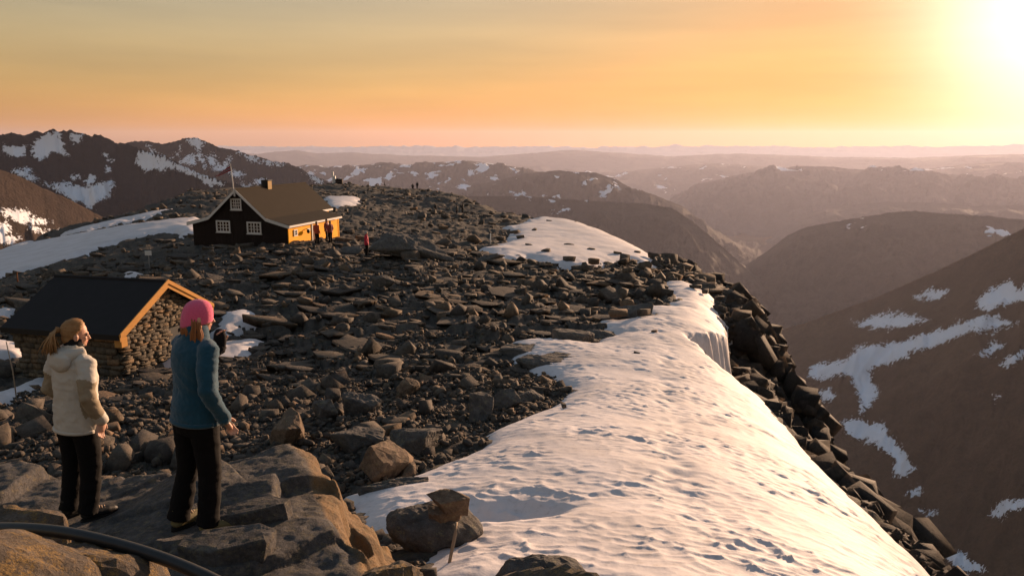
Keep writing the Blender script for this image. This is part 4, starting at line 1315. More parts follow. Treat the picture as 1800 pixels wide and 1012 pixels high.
for i in range(n + 1):
    s = i / n; hgt = 0.42 * (1 - s * 0.86)
    for j in range(7):
        t = j / 6
        V.append((-0.14 - 1.25 * s, 0.07 * math.sin(s * 9) * s + 0.002, 2.12 - 0.62 * s + hgt * (t - 0.5) + 0.03 * math.sin(s * 7))); st.append(t)
pn = new_mesh('pennant', np.array(V), grid_faces(n + 1, 7), bfl.m, True, {'stripe': np.array(st)})
link('pennant', pn, pole)

# ------------------------------------------------------------------ the stone shed
SZ = 1.56
shed = thing('stone_shed', 'small drystone shed with black felt roof and larch bargeboards', 'building', (SHED_A[0], SHED_A[1], SZ), -SHED_TH)
SW, SL, SE, SR = 5.4, 5.15, 1.70, 3.16
M_wallstone = mat_rock('wall_stone', (0.075, 0.065, 0.052), (0.15, 0.125, 0.095), (0.19, 0.14, 0.085), 2.5, 0.3, (0.2, 0.19, 0.12), 0.8, True, 0.02)
M_mortar = mat_rock('wall_core', (0.018, 0.016, 0.014), (0.03, 0.027, 0.024), (0.03, 0.025, 0.02), 2.5, 0, bump=0.8, tone=False)
XG, YF, YB = -0.34, 0.42, SW - 0.42          # gable face, front face, rear face of the masonry core
bm = bmesh.new()
prism_bm(bm, [(YF, -1.0), (YB, -1.0), (YB, SE - 0.05), (SW / 2, SR - 0.22), (YF, SE - 0.05)], 'x', -SL + 0.3, XG)
gable_wall = bm_obj('gable_wall', bm, M_mortar, shed)
bm = bmesh.new(); box_bm(bm, -SL + 0.32, XG - 0.02, YF - 0.03, YF + 0.3, -1.0, SE + 0.05)
front_wall = bm_obj('front_wall', bm, M_mortar, shed)
WST = [new_mesh('stone', v, f, M_wallstone, False) for v, f in [hull_mesh(np.array([(sx_ * 0.5, sy_ * 0.5, sz_ * 0.5) for sx_ in (-1, 1) for sy_ in (-1, 1) for sz_ in (-1, 1)]) * (1 - rs.uniform(0, 0.14, (8, 3)))) for _ in range(18)]]
rw = np.random.default_rng(5)


def lay(parent, length, height_at, to_local, hmin, hmax, wmin, wmax, z0, skip=None):
    z = z0
    while z < 4:
        h = rw.uniform(hmin, hmax)
        a = rw.uniform(-0.2, 0.0)
        anyrow = False
        while a < length:
            w = rw.uniform(wmin, wmax)
            ac = a + w / 2; zc = z + h / 2 + rw.uniform(-0.02, 0.02)
            if 0 < ac < length and zc + h * 0.4 < height_at(ac):
                anyrow = True
                if not (skip and skip(ac, zc)):
                    o = bpy.data.objects.new('stone', WST[int(rw.integers(0, len(WST)))])
                    COL.objects.link(o); o.parent = parent
                    dp = rw.uniform(0.16, 0.30)
                    p, rz = to_local(ac, zc, 0.03 + rw.uniform(-0.02, 0.03))
                    o.location = p
                    o.rotation_euler = (rw.normal(0, 0.06), rw.normal(0, 0.08), rz + rw.normal(0, 0.05))
                    flip = -1 if rw.uniform() < 0.5 else 1
                    o.scale = (w * 1.0 * flip, dp, h * 1.04)
            a += w * 0.96
        z += h * 0.93
        if not anyrow and z > z0 + 0.5:
            break


def gh(a):
    y = YF + a
    return np.interp(y, [YF, SW / 2, YB], [SE - 0.02, SR - 0.16, SE - 0.02])


DOORW = (2.55, 3.45)
lay(gable_wall, YB - YF, gh, lambda a, z, d: ((XG + d, YF + a, z), math.pi / 2), 0.07, 0.16, 0.20, 0.56, -0.45, lambda a, z: DOORW[0] - 0.05 < a < DOORW[1] + 0.05 and z < 1.25)
lay(front_wall, SL - 0.66, lambda a: SE + 0.0, lambda a, z, d: ((XG - 0.05 - a, YF - 0.05 - d, z), 0.0), 0.13, 0.27, 0.22, 0.55, -0.5)
bm = bmesh.new(); box_bm(bm, XG - 0.02, XG + 0.06, YF + DOORW[0], YF + DOORW[1], -0.5, 1.2); bm_obj('door', bm, M_black, shed)
# roof slabs
def sroof(y0, z0, y1, z1):
    d = Vector((y1 - y0, z1 - z0)).normalized(); nrm = Vector((-d.y, d.x)); nrm = nrm if nrm.y > 0 else -nrm
    bm = bmesh.new()
    prism_bm(bm, [(y0, z0), (y1, z1), (y1 + nrm.x * .09, z1 + nrm.y * .09), (y0 + nrm.x * .09, z0 + nrm.y * .09)], 'x', -SL, -0.005)
    return bm_obj('roof', bm, M_felt, shed)


rf = sroof(-0.05, SE - 0.10, SW / 2, SR - 0.1)
sroof(SW + 0.05, SE - 0.10, SW / 2 + 0.001, SR - 0.1)
bm = bmesh.new(); tube_bm(bm, [(-SL - 0.01, SW / 2, SR - 0.005), (0.0, SW / 2, SR - 0.005)], 0.07, 8); bm_obj('ridge_cap', bm, M_felt, rf)
sl = (SR - SE) / (SW / 2)
for sgn in (-1, 1):
    e = SW / 2 + sgn * (SW / 2 + 0.07)
    for k, (x0, x1, dz, dd) in enumerate(((0.0, 0.045, 0.02, 0.26), (0.046, 0.085, 0.075, 0.15))):
        bm = bmesh.new()
        zt0 = SR + dz; zt1 = SE - 0.04 + dz
        prism_bm(bm, [(SW / 2, zt0), (e, zt1), (e, zt1 - dd), (SW / 2, zt0 - dd * 1.06)], 'x', x0, x1)
        bm_obj('bargeboard', bm, M_wood, shed)
bm = bmesh.new(); box_bm(bm, -SL, -0.01, -0.10, -0.055, SE - 0.22, SE - 0.02); bm_obj('eaves_board', bm, M_black, shed)
bm = bmesh.new(); box_bm(bm, -0.30, 0.0, 0.02, 0.34, SE - 0.52, SE - 0.16, 0.01); bm_obj('beam_end', bm, M_wood, shed)
# ------------------------------------------------------------------ people
def mat_cloth(name, col, rough=0.85, scale=30, bump=0.25, sheen=0.0, var=0.2):
    b = NB(name)
    g = b.coord('Object')
    n = b.noise(g, scale, 5, 0.65); n2 = b.noise(g, scale * 12, 3, 0.6)
    lo = tuple(x * (1 - var) for x in col); hi = tuple(min(1, x * (1 + var)) for x in col)
    b.set(color=b.mix(n.outputs[0], lo, hi), rough=rough, spec=0.2, sheen=sheen)
    b.bump(b.math('ADD', n.outputs[0], n2.outputs[0]), bump, 0.004)
    return b.m


M_skin = mat_plain('skin', (0.52, 0.29, 0.20), 0.55, 0.08, 20, 0.05)
M_lip = mat_plain('lips', (0.42, 0.16, 0.13), 0.5, 0.05, 20, 0.0)
M_hair_b = mat_cloth('blonde_hair', (0.30, 0.165, 0.07), 0.5, 60, 0.3, 0, 0.35)
M_hair_r = mat_cloth('auburn_hair', (0.26, 0.10, 0.035), 0.5, 60, 0.3, 0, 0.35)
M_hair_d = mat_cloth('dark_hair', (0.03, 0.02, 0.015), 0.6)
M_eye = mat_plain('eye', (0.03, 0.03, 0.035), 0.2, 0, 5, 0)
M_beige = mat_cloth('beige_shell', (0.47, 0.43, 0.37), 0.7, 14, 0.3)
M_olive = mat_cloth('olive_panel', (0.27, 0.215, 0.145), 0.75, 14, 0.3)
M_fleece = mat_cloth('blue_fleece', (0.010, 0.056, 0.092), 0.95, 50, 0.5, 0.3)
M_blk = mat_cloth('black_trousers', (0.0035, 0.0026, 0.0026), 0.9, 16, 0.3)
M_blkknit = mat_cloth('black_knit', (0.012, 0.011, 0.013), 0.95, 60, 0.5)
M_pink = mat_cloth('pink_knit', (0.70, 0.11, 0.22), 0.95, 70, 0.6, 0.3)
M_boot_o = mat_cloth('olive_boot', (0.16, 0.13, 0.06), 0.7, 40, 0.3)
M_boot_k = mat_cloth('black_boot', (0.014, 0.013, 0.013), 0.5, 40, 0.3)
M_sole = mat_plain('rubber_sole', (0.012, 0.011, 0.010), 0.8)
M_lace = mat_plain('boot_lace', (0.55, 0.40, 0.28), 0.8)
M_red = mat_cloth('red_shell', (0.42, 0.02, 0.05), 0.75, 14, 0.2)
M_orange = mat_cloth('orange_shell', (0.42, 0.07, 0.03), 0.75, 14, 0.2)
M_maroon = mat_cloth('maroon_shell', (0.22, 0.05, 0.04), 0.75, 14, 0.2)
M_darkj = mat_cloth('dark_shell', (0.02, 0.019, 0.02), 0.75, 14, 0.2)
M_grey = mat_cloth('grey_knit', (0.30, 0.29, 0.28), 0.9, 40, 0.3)


def wrinkle(amp, seed, sc=9.0):
    def f(co):
        n = fbm(co[:, 0] * sc + co[:, 1] * sc * 0.7, co[:, 2] * sc * 1.5 + co[:, 1] * 3, 3, seed, 0.5, True)
        m = fbm(co[:, 0] * 4 + 3, co[:, 2] * 4 + co[:, 1] * 4, 2, seed + 7)
        return amp * (0.6 * n + 0.8 * m)
    return f


ARM_DOWN = {1: [(0.165, -0.01, 1.365), (0.235, -0.07, 1.10), (0.225, 0.055, 0.87)], -1: [(-0.165, -0.01, 1.365), (-0.225, -0.05, 1.10), (-0.215, 0.05, 0.87)]}


def hand_bm(bm, wrist, d, side, r=1.0, curl=0.7):
    """palm, four bent fingers of different length and a thumb from the side of the palm"""
    wrist = Vector(wrist); d = Vector(d).normalized()
    fwd = Vector((0, 1, 0)) if abs(d.y) < 0.8 else Vector((0, 0, 1))
    lat = (fwd - d * fwd.dot(d)).normalized()          # across the knuckles, thumb side
    nrm = d.cross(lat) * side                           # palm faces this way (towards the thigh)
    pc = wrist + d * 0.045
    tube_bm(bm, [wrist - d * 0.01, wrist + d * 0.02, pc + d * 0.02, pc + d * 0.045], [0.026, 0.034, 0.040, 0.036], 10, 0.5)
    for k, (o, ln) in enumerate(((0.028, 0.068), (0.010, 0.078), (-0.009, 0.072), (-0.027, 0.056))):
        b = pc + d * 0.035 + lat * o
        p1 = b + d * ln * 0.45 + nrm * ln * 0.12 * curl
        p2 = b + d * ln * 0.75 + nrm * ln * 0.40 * curl
        p3 = b + d * ln * 0.85 + nrm * ln * 0.70 * curl
        tube_bm(bm, [b, p1, p2, p3], [0.0095, 0.0088, 0.008, 0.0065], 7)
    b = wrist + d * 0.022 + lat * 0.026
    tube_bm(bm, [b, b + lat * 0.022 + d * 0.025, b + lat * 0.030 + d * 0.052 + nrm * 0.01], [0.012, 0.0105, 0.008], 7)


def head_bm(bm, M, ears=True):
    """face towards +Y, origin at the neck joint below the skull"""
    parts = bmesh.new()
    ell_bm(parts, (0, -0.012, 0.135), (0.074, 0.094, 0.098), 24)
    ell_bm(parts, (0, 0.022, 0.072), (0.056, 0.066, 0.072), 20)
    ell_bm(parts, (0, 0.060, 0.030), (0.028, 0.026, 0.022), 14)          # chin
    ell_bm(parts, (0, 0.078, 0.128), (0.052, 0.016, 0.012), 12)          # brow
    tube_bm(parts, [(0, 0.080, 0.118), (0, 0.094, 0.100), (0, 0.106, 0.082), (0, 0.088, 0.072)], [0.009, 0.011, 0.014, 0.010], 10)
    for s in (-1, 1):
        ell_bm(parts, (s * 0.036, 0.064, 0.086), (0.022, 0.018, 0.020), 12)  # cheek
        if ears:
            ell_bm(parts, (s * 0.077, -0.008, 0.095), (0.010, 0.020, 0.032), 12)
            ell_bm(parts, (s * 0.084, -0.012, 0.100), (0.007, 0.019, 0.028), 12)
    ell_bm(parts, (0, 0.084, 0.056), (0.020, 0.009, 0.006), 10)
    ell_bm(parts, (0, 0.082, 0.047), (0.018, 0.009, 0.007), 10)
    tube_bm(parts, [(0, -0.015, -0.09), (0, -0.005, -0.02), (0, 0.0, 0.06)], [0.060, 0.052, 0.055], 16)
    for v in parts.verts:
        v.co = M @ v.co
    me = bpy.data.meshes.new('t'); parts.to_mesh(me); parts.free(); bm.from_mesh(me); bpy.data.meshes.remove(me)


def make_person(label, loc, az, head_az=0.0, H=1.68, jacket=None, trousers=None, skin=None, hair=None, boots=None, arms=None, legs=None, vox=0.02, hem=0.80, tilt=0.0, hat=None, group=None, detail=False, seed=1, gloves=None, bulk=1.0, slim=1.0, name='person'):
    root = thing(name, label, 'person', loc, -az, group)
    k = H / 1.68
    arms = arms or ARM_DOWN
    legs = legs or {1: [(0.092, 0, 0.86), (0.10, 0.02, 0.46), (0.105, -0.03, 0.09), 0.15], -1: [(-0.092, 0, 0.86), (-0.10, 0.02, 0.46), (-0.105, -0.03, 0.09), -0.15]}
    HM = Matrix.Translation((0, 0.015, 1.455)) @ Matrix.Rotation(-head_az, 4, 'Z') @ Matrix.Rotation(tilt, 4, 'X') @ Matrix.Diagonal((0.95, 0.95, 0.95, 1))
    Sk = Matrix.Diagonal((k, k, k, 1))
    # body: one continuous surface
    bm = bmesh.new()
    loft_bm(bm, [(0, 0, 0.80, 0.13, 0.09), (0, 0, 0.92, 0.15, 0.10), (0, 0, 1.05, 0.125, 0.085), (0, 0, 1.25, 0.15, 0.10), (0, -0.005, 1.37, 0.15, 0.075), (0, -0.005, 1.42, 0.07, 0.06)])
    head_bm(bm, HM, True)
    for s in (1, -1):
        a = [Vector(p) for p in arms[s]]
        tube_bm(bm, [a[0] * 0.9 + Vector((0, 0, a[0].z * 0.1)), a[0], a[1], a[2]], [0.05, 0.048, 0.036, 0.026], 10)
        hand_bm(bm, a[2], (a[2] - a[1]) if len(arms[s]) < 4 else Vector(arms[s][3]), s)
        l = legs[s]
        tube_bm(bm, [(l[0][0], l[0][1], l[0][2] + 0.05), l[0], l[1], l[2]], [0.08, 0.08, 0.055, 0.038], 12)
        fy = l[3]
        tube_bm(bm, [l[2], (l[2][0] + 0.06 * math.sin(fy), l[2][1] + 0.06 * math.cos(fy), 0.05), (l[2][0] + 0.15 * math.sin(fy), l[2][1] + 0.15 * math.cos(fy), 0.035)], [0.036, 0.036, 0.028], 10)
    bmesh.ops.transform(bm, matrix=Sk, verts=bm.verts)
    me = remesh(bm, max(vox * 0.55, 0.0055), 1, 0.4)
    me.materials.append(skin or M_skin); me.materials.append(M_lip)
    HMi = (Sk @ HM).inverted()
    A3 = np.array(HMi.to_3x3()); t3 = np.array(HMi.translation)

    def lipf(c):
        q = c @ A3.T + t3
        return ((np.abs(q[:, 0]) < 0.021) & (q[:, 1] > 0.078) & (q[:, 2] > 0.041) & (q[:, 2] < 0.062))
    face_mats(me, lipf)
    body = link('body', me, root)
    if detail:
        for s in (1, -1):
            bm = bmesh.new(); ell_bm(bm, (s * 0.031, 0.0745, 0.112), (0.012, 0.007, 0.008), 10)
            bmesh.ops.transform(bm, matrix=Sk @ HM, verts=bm.verts)
            bm_obj('eye', bm, M_eye, body, True)
    # trousers
    bm = bmesh.new()
    loft_bm(bm, [(0, 0, 0.74, 0.165, 0.115), (0, -0.005, 0.86, 0.178, 0.128), (0, 0, 0.98, 0.160, 0.112), (0, 0, 1.04, 0.150, 0.105)])
    for s in (1, -1):
        l = legs[s]
        tube_bm(bm, [(l[0][0], l[0][1], l[0][2] + 0.02), (l[0][0], l[0][1], l[0][2] - 0.08), tuple(0.5 * (l[0][i] + l[1][i]) for i in range(3)), l[1], tuple(0.5 * (l[1][i] + l[2][i]) for i in range(3)), (l[2][0], l[2][1] - 0.005, l[2][2] + 0.03), (l[2][0], l[2][1] - 0.015, 0.072)],
                [0.100, 0.104, 0.092, 0.079, 0.077, 0.074, 0.078], 14)
    bmesh.ops.transform(bm, matrix=Sk, verts=bm.verts)
    me = remesh(bm, vox, 2)
    displace(me, wrinkle(0.010 if detail else 0.006, seed + 40, 7))
    me.materials.append(trousers or M_blk)
    link('trousers', me, root)
    # jacket
    bm = bmesh.new(); B = bulk
    loft_bm(bm, [(0, 0.0, hem, max(0.195 * B, 0.196), max(0.150 * B, 0.152)), (0, 0, hem + 0.10, max(0.195 * B, 0.192), max(0.150 * B, 0.148)), (0, 0, 1.05, 0.182 * B, 0.138 * B), (0, -0.005, 1.22, 0.192 * B, 0.140 * B), (0, -0.012, 1.32, 0.185, 0.122), (0, -0.015, 1.385, 0.140, 0.095), (0, -0.008, 1.425, 0.085, 0.080), (0, 0.0, 1.49, 0.072, 0.074)], 24)
    for s in (1, -1):
        a = [Vector(p) for p in arms[s]]
        m1 = a[0].lerp(a[1], 0.5) + Vector((s * 0.006, -0.006, 0)); m2 = a[1].lerp(a[2], 0.5) + Vector((0, -0.006, 0))
        tube_bm(bm, [a[0] * 0.82 + Vector((0, 0, a[0].z * 0.18)), a[0], m1, a[1], m2, a[2], a[2] + (a[2] - a[1]).normalized() * 0.015], [r_ * slim for r_ in (0.075, 0.080, 0.074, 0.066, 0.060, 0.052, 0.049)], 14)
    bmesh.ops.transform(bm, matrix=Sk, verts=bm.verts)
    me = remesh(bm, vox, 2)
    displace(me, wrinkle(0.012 if detail else 0.006, seed, 8))
    if detail:
        displace(me, wrinkle(0.005, seed + 3, 22))
    for m in (jacket if isinstance(jacket, (list, tuple)) else [jacket]):
        me.materials.append(m)
    jk = link('jacket', me, root)
    if detail:
        bm = bmesh.new()                                   # drawcord hem and cuffs
        n_ = 40
        ring = [(max(0.197 * B, 0.197) * math.cos(2 * math.pi * i / n_), max(0.152 * B, 0.153) * math.sin(2 * math.pi * i / n_), hem + 0.012) for i in range(n_ + 1)]
        tube_bm(bm, ring, 0.010, 8, 1.6)
        bmesh.ops.transform(bm, matrix=Sk, verts=bm.verts)
        bm_obj('hem', bm, jacket[0], jk, True)
        for s in (1, -1):
            a = [Vector(p) for p in arms[s]]
            d = (a[2] - a[1]).normalized()
            bm = bmesh.new(); tube_bm(bm, [a[2] - d * 0.02, a[2] - d * 0.005, a[2] + d * 0.02], [0.054 * slim, 0.056 * slim, 0.052 * slim], 14)
            bmesh.ops.transform(bm, matrix=Sk, verts=bm.verts)
            bm_obj('cuff', bm, jacket[0] if s > 0 else jacket[-1], jk, True)
    # boots
    for s in (1, -1):
        l = legs[s]
        fy = l[3]
        F = Matrix.Translation((l[2][0], l[2][1], 0)) @ Matrix.Rotation(-fy, 4, 'Z')
        bm = bmesh.new()
        tube_bm(bm, [(0, -0.055, 0.055), (0, -0.02, 0.060), (0, 0.06, 0.055), (0, 0.14, 0.048), (0, 0.195, 0.042), (0, 0.222, 0.036)], [0.038, 0.046, 0.047, 0.047, 0.036, 0.018], 14, 0.95)
        tube_bm(bm, [(0, -0.02, 0.04), (0, -0.02, 0.10), (0, -0.025, 0.17)], [0.050, 0.050, 0.052], 14)
        bmesh.ops.transform(bm, matrix=Sk @ F, verts=bm.verts)
        me = remesh(bm, vox * 0.7, 2)
        me.materials.append(boots or M_boot_k)
        bt = link('boot', me, root)
        if detail:
            bm = bmesh.new()
            n = 26; out = []
            for i in range(n):
                a = 2 * math.pi * i / n
                yy = 0.080 + 0.156 * math.sin(a); ww = 0.050 - 0.006 * (yy < 0.03) - 0.012 * max(0, (yy - 0.13) / 0.08)
                out.append((ww * math.cos(a), yy))
            lo = [bm.verts.new((x, y, 0.0)) for x, y in out]; hi = [bm.verts.new((x, y, 0.026)) for x, y in out]
            bm.faces.new(lo[::-1]); bm.faces.new(hi)
            for i in range(n):
                bm.faces.new([lo[i], lo[(i + 1) % n], hi[(i + 1) % n], hi[i]])
            bmesh.ops.transform(bm, matrix=Sk @ F, verts=bm.verts)
            bm_obj('sole', bm, M_sole, bt)
            for i in range(4):
                bm = bmesh.new()
                y = 0.045 + i * 0.022; z = 0.112 - i * 0.006
                tube_bm(bm, [(-0.026, y, z - 0.012), (0, y + 0.006, z), (0.026, y, z - 0.012)], 0.005, 6)
                bmesh.ops.transform(bm, matrix=Sk @ F, verts=bm.verts)
                bm_obj('lace', bm, M_lace, bt, True)
    if gloves:
        for s in gloves:
            a = [Vector(p) for p in arms[s]]
            d = (a[2] - a[1]).normalized() if len(arms[s]) < 4 else Vector(arms[s][3]).normalized()
            bm = bmesh.new()
            tube_bm(bm, [a[2] - d * 0.05, a[2], a[2] + d * 0.05, a[2] + d * 0.10, a[2] + d * 0.135], [0.040, 0.044, 0.050, 0.046, 0.03], 12, 0.85)
            bmesh.ops.transform(bm, matrix=Sk, verts=bm.verts)
            me = remesh(bm, vox * 0.8, 2); me.materials.append(M_blkknit)
            link('glove', me, root)
    return root, HM, Sk, jk


def hair_cap(root, HM, Sk, mat, vox, front=0.035, low=0.03, grow=0.012):
    bm = bmesh.new()
    ell_bm(bm, (0, -0.016, 0.142), (0.074 + grow, 0.096 + grow, 0.098 + grow), 26)
    ell_bm(bm, (0, -0.050, 0.080), (0.066 + grow * 0.6, 0.055 + grow * 0.6, 0.070), 20)
    # clear the face: everything in front of a slanted line from crown to ear
    bmesh.ops.bisect_plane(bm, geom=bm.verts[:] + bm.edges[:] + bm.faces[:], plane_co=(0, front, 0.17), plane_no=Vector((0, 0.80, -0.60)), clear_outer=True)
    bmesh.ops.holes_fill(bm, edges=[e for e in bm.edges if e.is_boundary])
    bmesh.ops.transform(bm, matrix=Sk @ HM, verts=bm.verts)
    me = remesh(bm, vox, 1)
    me.materials.append(mat)
    return link('hair', me, root)


def strands(root, HM, Sk, mat, paths, name='hair_strands'):
    bm = bmesh.new()
    for pts, r in paths:
        tube_bm(bm, pts, r, 5)
    bmesh.ops.transform(bm, matrix=Sk @ HM, verts=bm.verts)
    return bm_obj(name, bm, mat, root, True)


rp = np.random.default_rng(21)
# hiker in the blue fleece and pink hat ------------------------------------------
def ledge_at(x, y):
    return float(ledge_z(np.array([x]), np.array([y]))[0])


BX, BY = -2.27, 5.27
bz = max(ledge_at(BX + dx, BY + dy) for dx in (-0.12, 0, 0.12) for dy in (-0.1, 0, 0.1)) - 0.005
az_b = math.radians(-23.3 + 58)
arms_b = {1: [(0.168, -0.02, 1.365), (0.245, -0.085, 1.105), (0.240, 0.055, 0.875)],
          -1: [(-0.165, 0.0, 1.365), (-0.19, 0.14, 1.14), (-0.09, 0.255, 1.30), (0.25, -0.18, 0.95)]}
legs_b = {1: [(0.092, 0, 0.86), (0.105, 0.035, 0.46), (0.115, 0.02, 0.09), 0.28], -1: [(-0.092, 0, 0.86), (-0.10, 0.0, 0.46), (-0.11, -0.06, 0.09), -0.12]}
rb, HMb, Skb, jb = make_person('hiker in blue fleece and pink knitted hat standing on the rock ledge', (BX, BY, bz), az_b, math.radians(26), 1.68, [M_fleece, M_blkknit], M_blk, M_skin, None, M_boot_o, arms_b, legs_b, 0.0105, 0.82, -0.08, detail=True, seed=3, gloves=(-1,), bulk=0.92, slim=0.86)
# black cuff on the raised forearm
aL = [np.array(p) for p in arms_b[-1][:3]]
face_mats(jb.data, lambda c: (np.linalg.norm(c - (aL[1] + np.clip(((c - aL[1]) @ (aL[2] - aL[1])) / ((aL[2] - aL[1]) @ (aL[2] - aL[1])), 0, 1)[:, None] * (aL[2] - aL[1])), axis=1) < 0.085) & (c[:, 1] > 0.135) & (c[:, 2] > 1.12))
bm = bmesh.new(); loft_bm(bm, [(0, 0.0, 1.405, 0.100, 0.092), (0, 0, 1.45, 0.088, 0.086), (0, -0.004, 1.505, 0.082, 0.084), (0, -0.006, 1.515, 0.076, 0.078)], 24)
bm_obj('collar', bm, M_fleece, jb, True)
# hat
bm = bmesh.new()
n = 72; secs = [(0.060, 1.00), (0.075, 1.015), (0.10, 1.02), (0.125, 1.0), (0.155, 0.965), (0.185, 0.88), (0.21, 0.74), (0.228, 0.54), (0.238, 0.32), (0.242, 0.10)]
rings = []
for z, s in secs:
    ring = []
    for i in range(n):
        a = 2 * math.pi * i / n
        rib = 1 + 0.012 * math.cos(i * math.pi) * (1 if i % 2 else -1) * 0
        rib = 1 + 0.010 * math.cos(a * 36)
        zz = z + 0.030 * math.sin(a) * (1 - (z - 0.06) / 0.2)          # sits lower at the neck than on the brow
        ring.append(bm.verts.new((0.086 * s * rib * math.cos(a), -0.014 + 0.108 * s * rib * math.sin(a), zz)))
    rings.append(ring)
for a, b in zip(rings[:-1], rings[1:]):
    for i in range(n):
        bm.faces.new([a[i], a[(i + 1) % n], b[(i + 1) % n], b[i]])
bm.faces.new(rings[-1]); bm.faces.new(rings[0][::-1])
bmesh.ops.transform(bm, matrix=Skb @ HMb, verts=bm.verts)
hat = bm_obj('hat', bm, M_pink, rb, True)
displace(hat.data, lambda co: 0.004 * fbm(co[:, 0] * 14 + co[:, 1] * 9, co[:, 2] * 14, 3, 77))
paths = []
for i in range(90):
    s = rp.uniform(0, 1)
    x0 = 0.070 + rp.normal(0, 0.006); y0 = -0.060 + 0.060 * s
    ln = rp.uniform(0.17, 0.25)
    out = 0.018 + rp.normal(0, 0.008)
    w = rp.normal(0, 0.012)
    paths.append(([(x0 * 0.95, y0, 0.11), (x0 + out * 0.6, y0 + 0.006, 0.055), (x0 + out + w * 0.5, y0 + 0.012 + w, 0.0), (x0 + out * 1.0 + w, y0 + 0.018 + w, -ln * 0.35), (x0 + out * 0.7 + w, y0 + 0.014 + 1.5 * w, -ln * 0.55)], [0.006, 0.007, 0.007, 0.006, 0.002]))
for i in range(40):
    a = rp.uniform(-0.4, 0.6) * math.pi
    x0 = 0.078 * math.cos(a) ; y0 = -0.03 - 0.075 * abs(math.sin(a)) ; w = rp.normal(0, 0.008)
    paths.append(([(x0, y0, 0.09), (x0 * 1.02, y0 - 0.006, 0.04), (x0 * 1.0 + w, y0 - 0.008, -0.005), (x0 * 0.95 + w, y0, -0.03)], [0.006, 0.007, 0.006, 0.002]))
strands(rb, HMb, Skb, M_hair_r, paths, 'hair')

# hiker in the beige shell jacket -------------------------------------------------
AX, AY = -3.48, 5.94
az_ = max(ledge_at(AX + dx, AY + dy) for dx in (-0.12, 0, 0.12) for dy in (-0.1, 0, 0.1)) - 0.005
az_a = math.radians(-30.4 + 56)
arms_a = {1: [(0.170, -0.02, 1.36), (0.258, -0.085, 1.10), (0.240, 0.045, 0.880), (0.02, -0.25, -1)], -1: [(-0.17, -0.02, 1.36), (-0.25, -0.06, 1.10), (-0.19, 0.12, 0.92)]}
legs_a = {1: [(0.092, 0, 0.86), (0.10, 0.03, 0.46), (0.10, 0.0, 0.09), 0.25], -1: [(-0.092, 0, 0.86), (-0.095, 0.01, 0.46), (-0.095, -0.035, 0.09), -0.05]}
ra, HMa, Ska, ja = make_person('hiker with blonde ponytail in beige jacket standing on the rock ledge', (AX, AY, az_), az_a, math.radians(30), 1.625, [M_beige, M_olive], M_blk, M_skin, None, M_boot_k, arms_a, legs_a, 0.0105, 0.775, -0.10, detail=True, seed=8, bulk=1.02, slim=0.92)
ka = 1.625 / 1.68


def olive_f(c):
    c = c / ka
    out = np.zeros(len(c), bool)
    for s in (1, -1):
        a = [np.array(p) for p in arms_a[s]]
        for p, q in ((a[0], a[1]), (a[1], a[2])):
            t = ((c - p) @ (q - p)) / ((q - p) @ (q - p))
            d = np.linalg.norm(c - (p + np.clip(t, 0, 1.1)[:, None] * (q - p)), axis=1)
            front = (c[:, 1] - (p[1] + t * (q[1] - p[1])))
            m = d < 0.098
            if p is a[0]:
                m &= (t > 0.62 + 1.8 * front) & (c[:, 0] * s > 0.165)
            else:
                m &= (c[:, 0] * s > 0.135) & (t < 0.72)
            out |= m
        out |= (c[:, 0] * s > 0.125) & (np.abs(c[:, 1] + 0.01) < 0.05) & (c[:, 2] < 1.22) & (c[:, 2] > 1.02)
    return out


face_mats(ja.data, olive_f)
bm = bmesh.new()
pts = []
for i in range(13):
    a = math.pi * (0.08 + 0.84 * i / 12)
    sag = math.sin(a)
    pts.append((0.115 * math.cos(a), 0.055 - 0.165 * sag, 1.455 - 0.055 * sag))
tube_bm(bm, pts, [0.020 + 0.030 * math.sin(math.pi * (0.1 + 0.8 * i / 12)) for i in range(13)], 12, 1.1)
ell_bm(bm, (0, -0.125, 1.365), (0.115, 0.052, 0.080), 18)
ell_bm(bm, (0, -0.06, 1.43), (0.10, 0.06, 0.045), 16)
bmesh.ops.transform(bm, matrix=Ska, verts=bm.verts)
me = remesh(bm, 0.009, 3); displace(me, wrinkle(0.010, 55, 10)); me.materials.append(M_beige)
link('hood', me, ja)
bm = bmesh.new(); loft_bm(bm, [(0, 0.0, 1.40, 0.082, 0.084), (0, 0.0, 1.45, 0.074, 0.078), (0, 0.002, 1.50, 0.068, 0.072), (0, 0.006, 1.535, 0.066, 0.068)], 24)
bmesh.ops.transform(bm, matrix=Ska, verts=bm.verts)
me = remesh(bm, 0.008, 2); displace(me, wrinkle(0.006, 61, 14)); me.materials.append(M_blkknit)
link('neck_gaiter', me, ra)
hair_cap(ra, HMa, Ska, M_hair_b, 0.0065, 0.030, grow=0.006)
paths = []
C_ = np.array([0, -0.016, 0.142]); R_ = np.array([0.0815, 0.1035, 0.1055])
tie = np.array([0, -0.112, 0.152])
for i in range(320):                                   # combed back from the hairline to the tie
    a = rp.uniform(-1, 1) * math.radians(128)
    st = np.array([math.sin(a) * 0.95, 0.62 * math.cos(a * 0.62) - 0.15 * (abs(a) > 1.4), math.cos(a) * 0.95])
    st = st / np.linalg.norm(st)
    en = (tie - C_) / R_; en = en / np.linalg.norm(en)
    en = en + rp.normal(0, 0.07, 3); en = en / np.linalg.norm(en)
    pts = []
    lift = rp.uniform(0.99, 1.035)
    for t in np.linspace(0, 1, 8):
        v = st * (1 - t) + en * t; v = v / np.linalg.norm(v)
        pts.append(tuple(C_ + v * R_ * lift))
    paths.append((pts, [0.0012, 0.0028, 0.0034, 0.0036, 0.0036, 0.0034, 0.003, 0.002]))
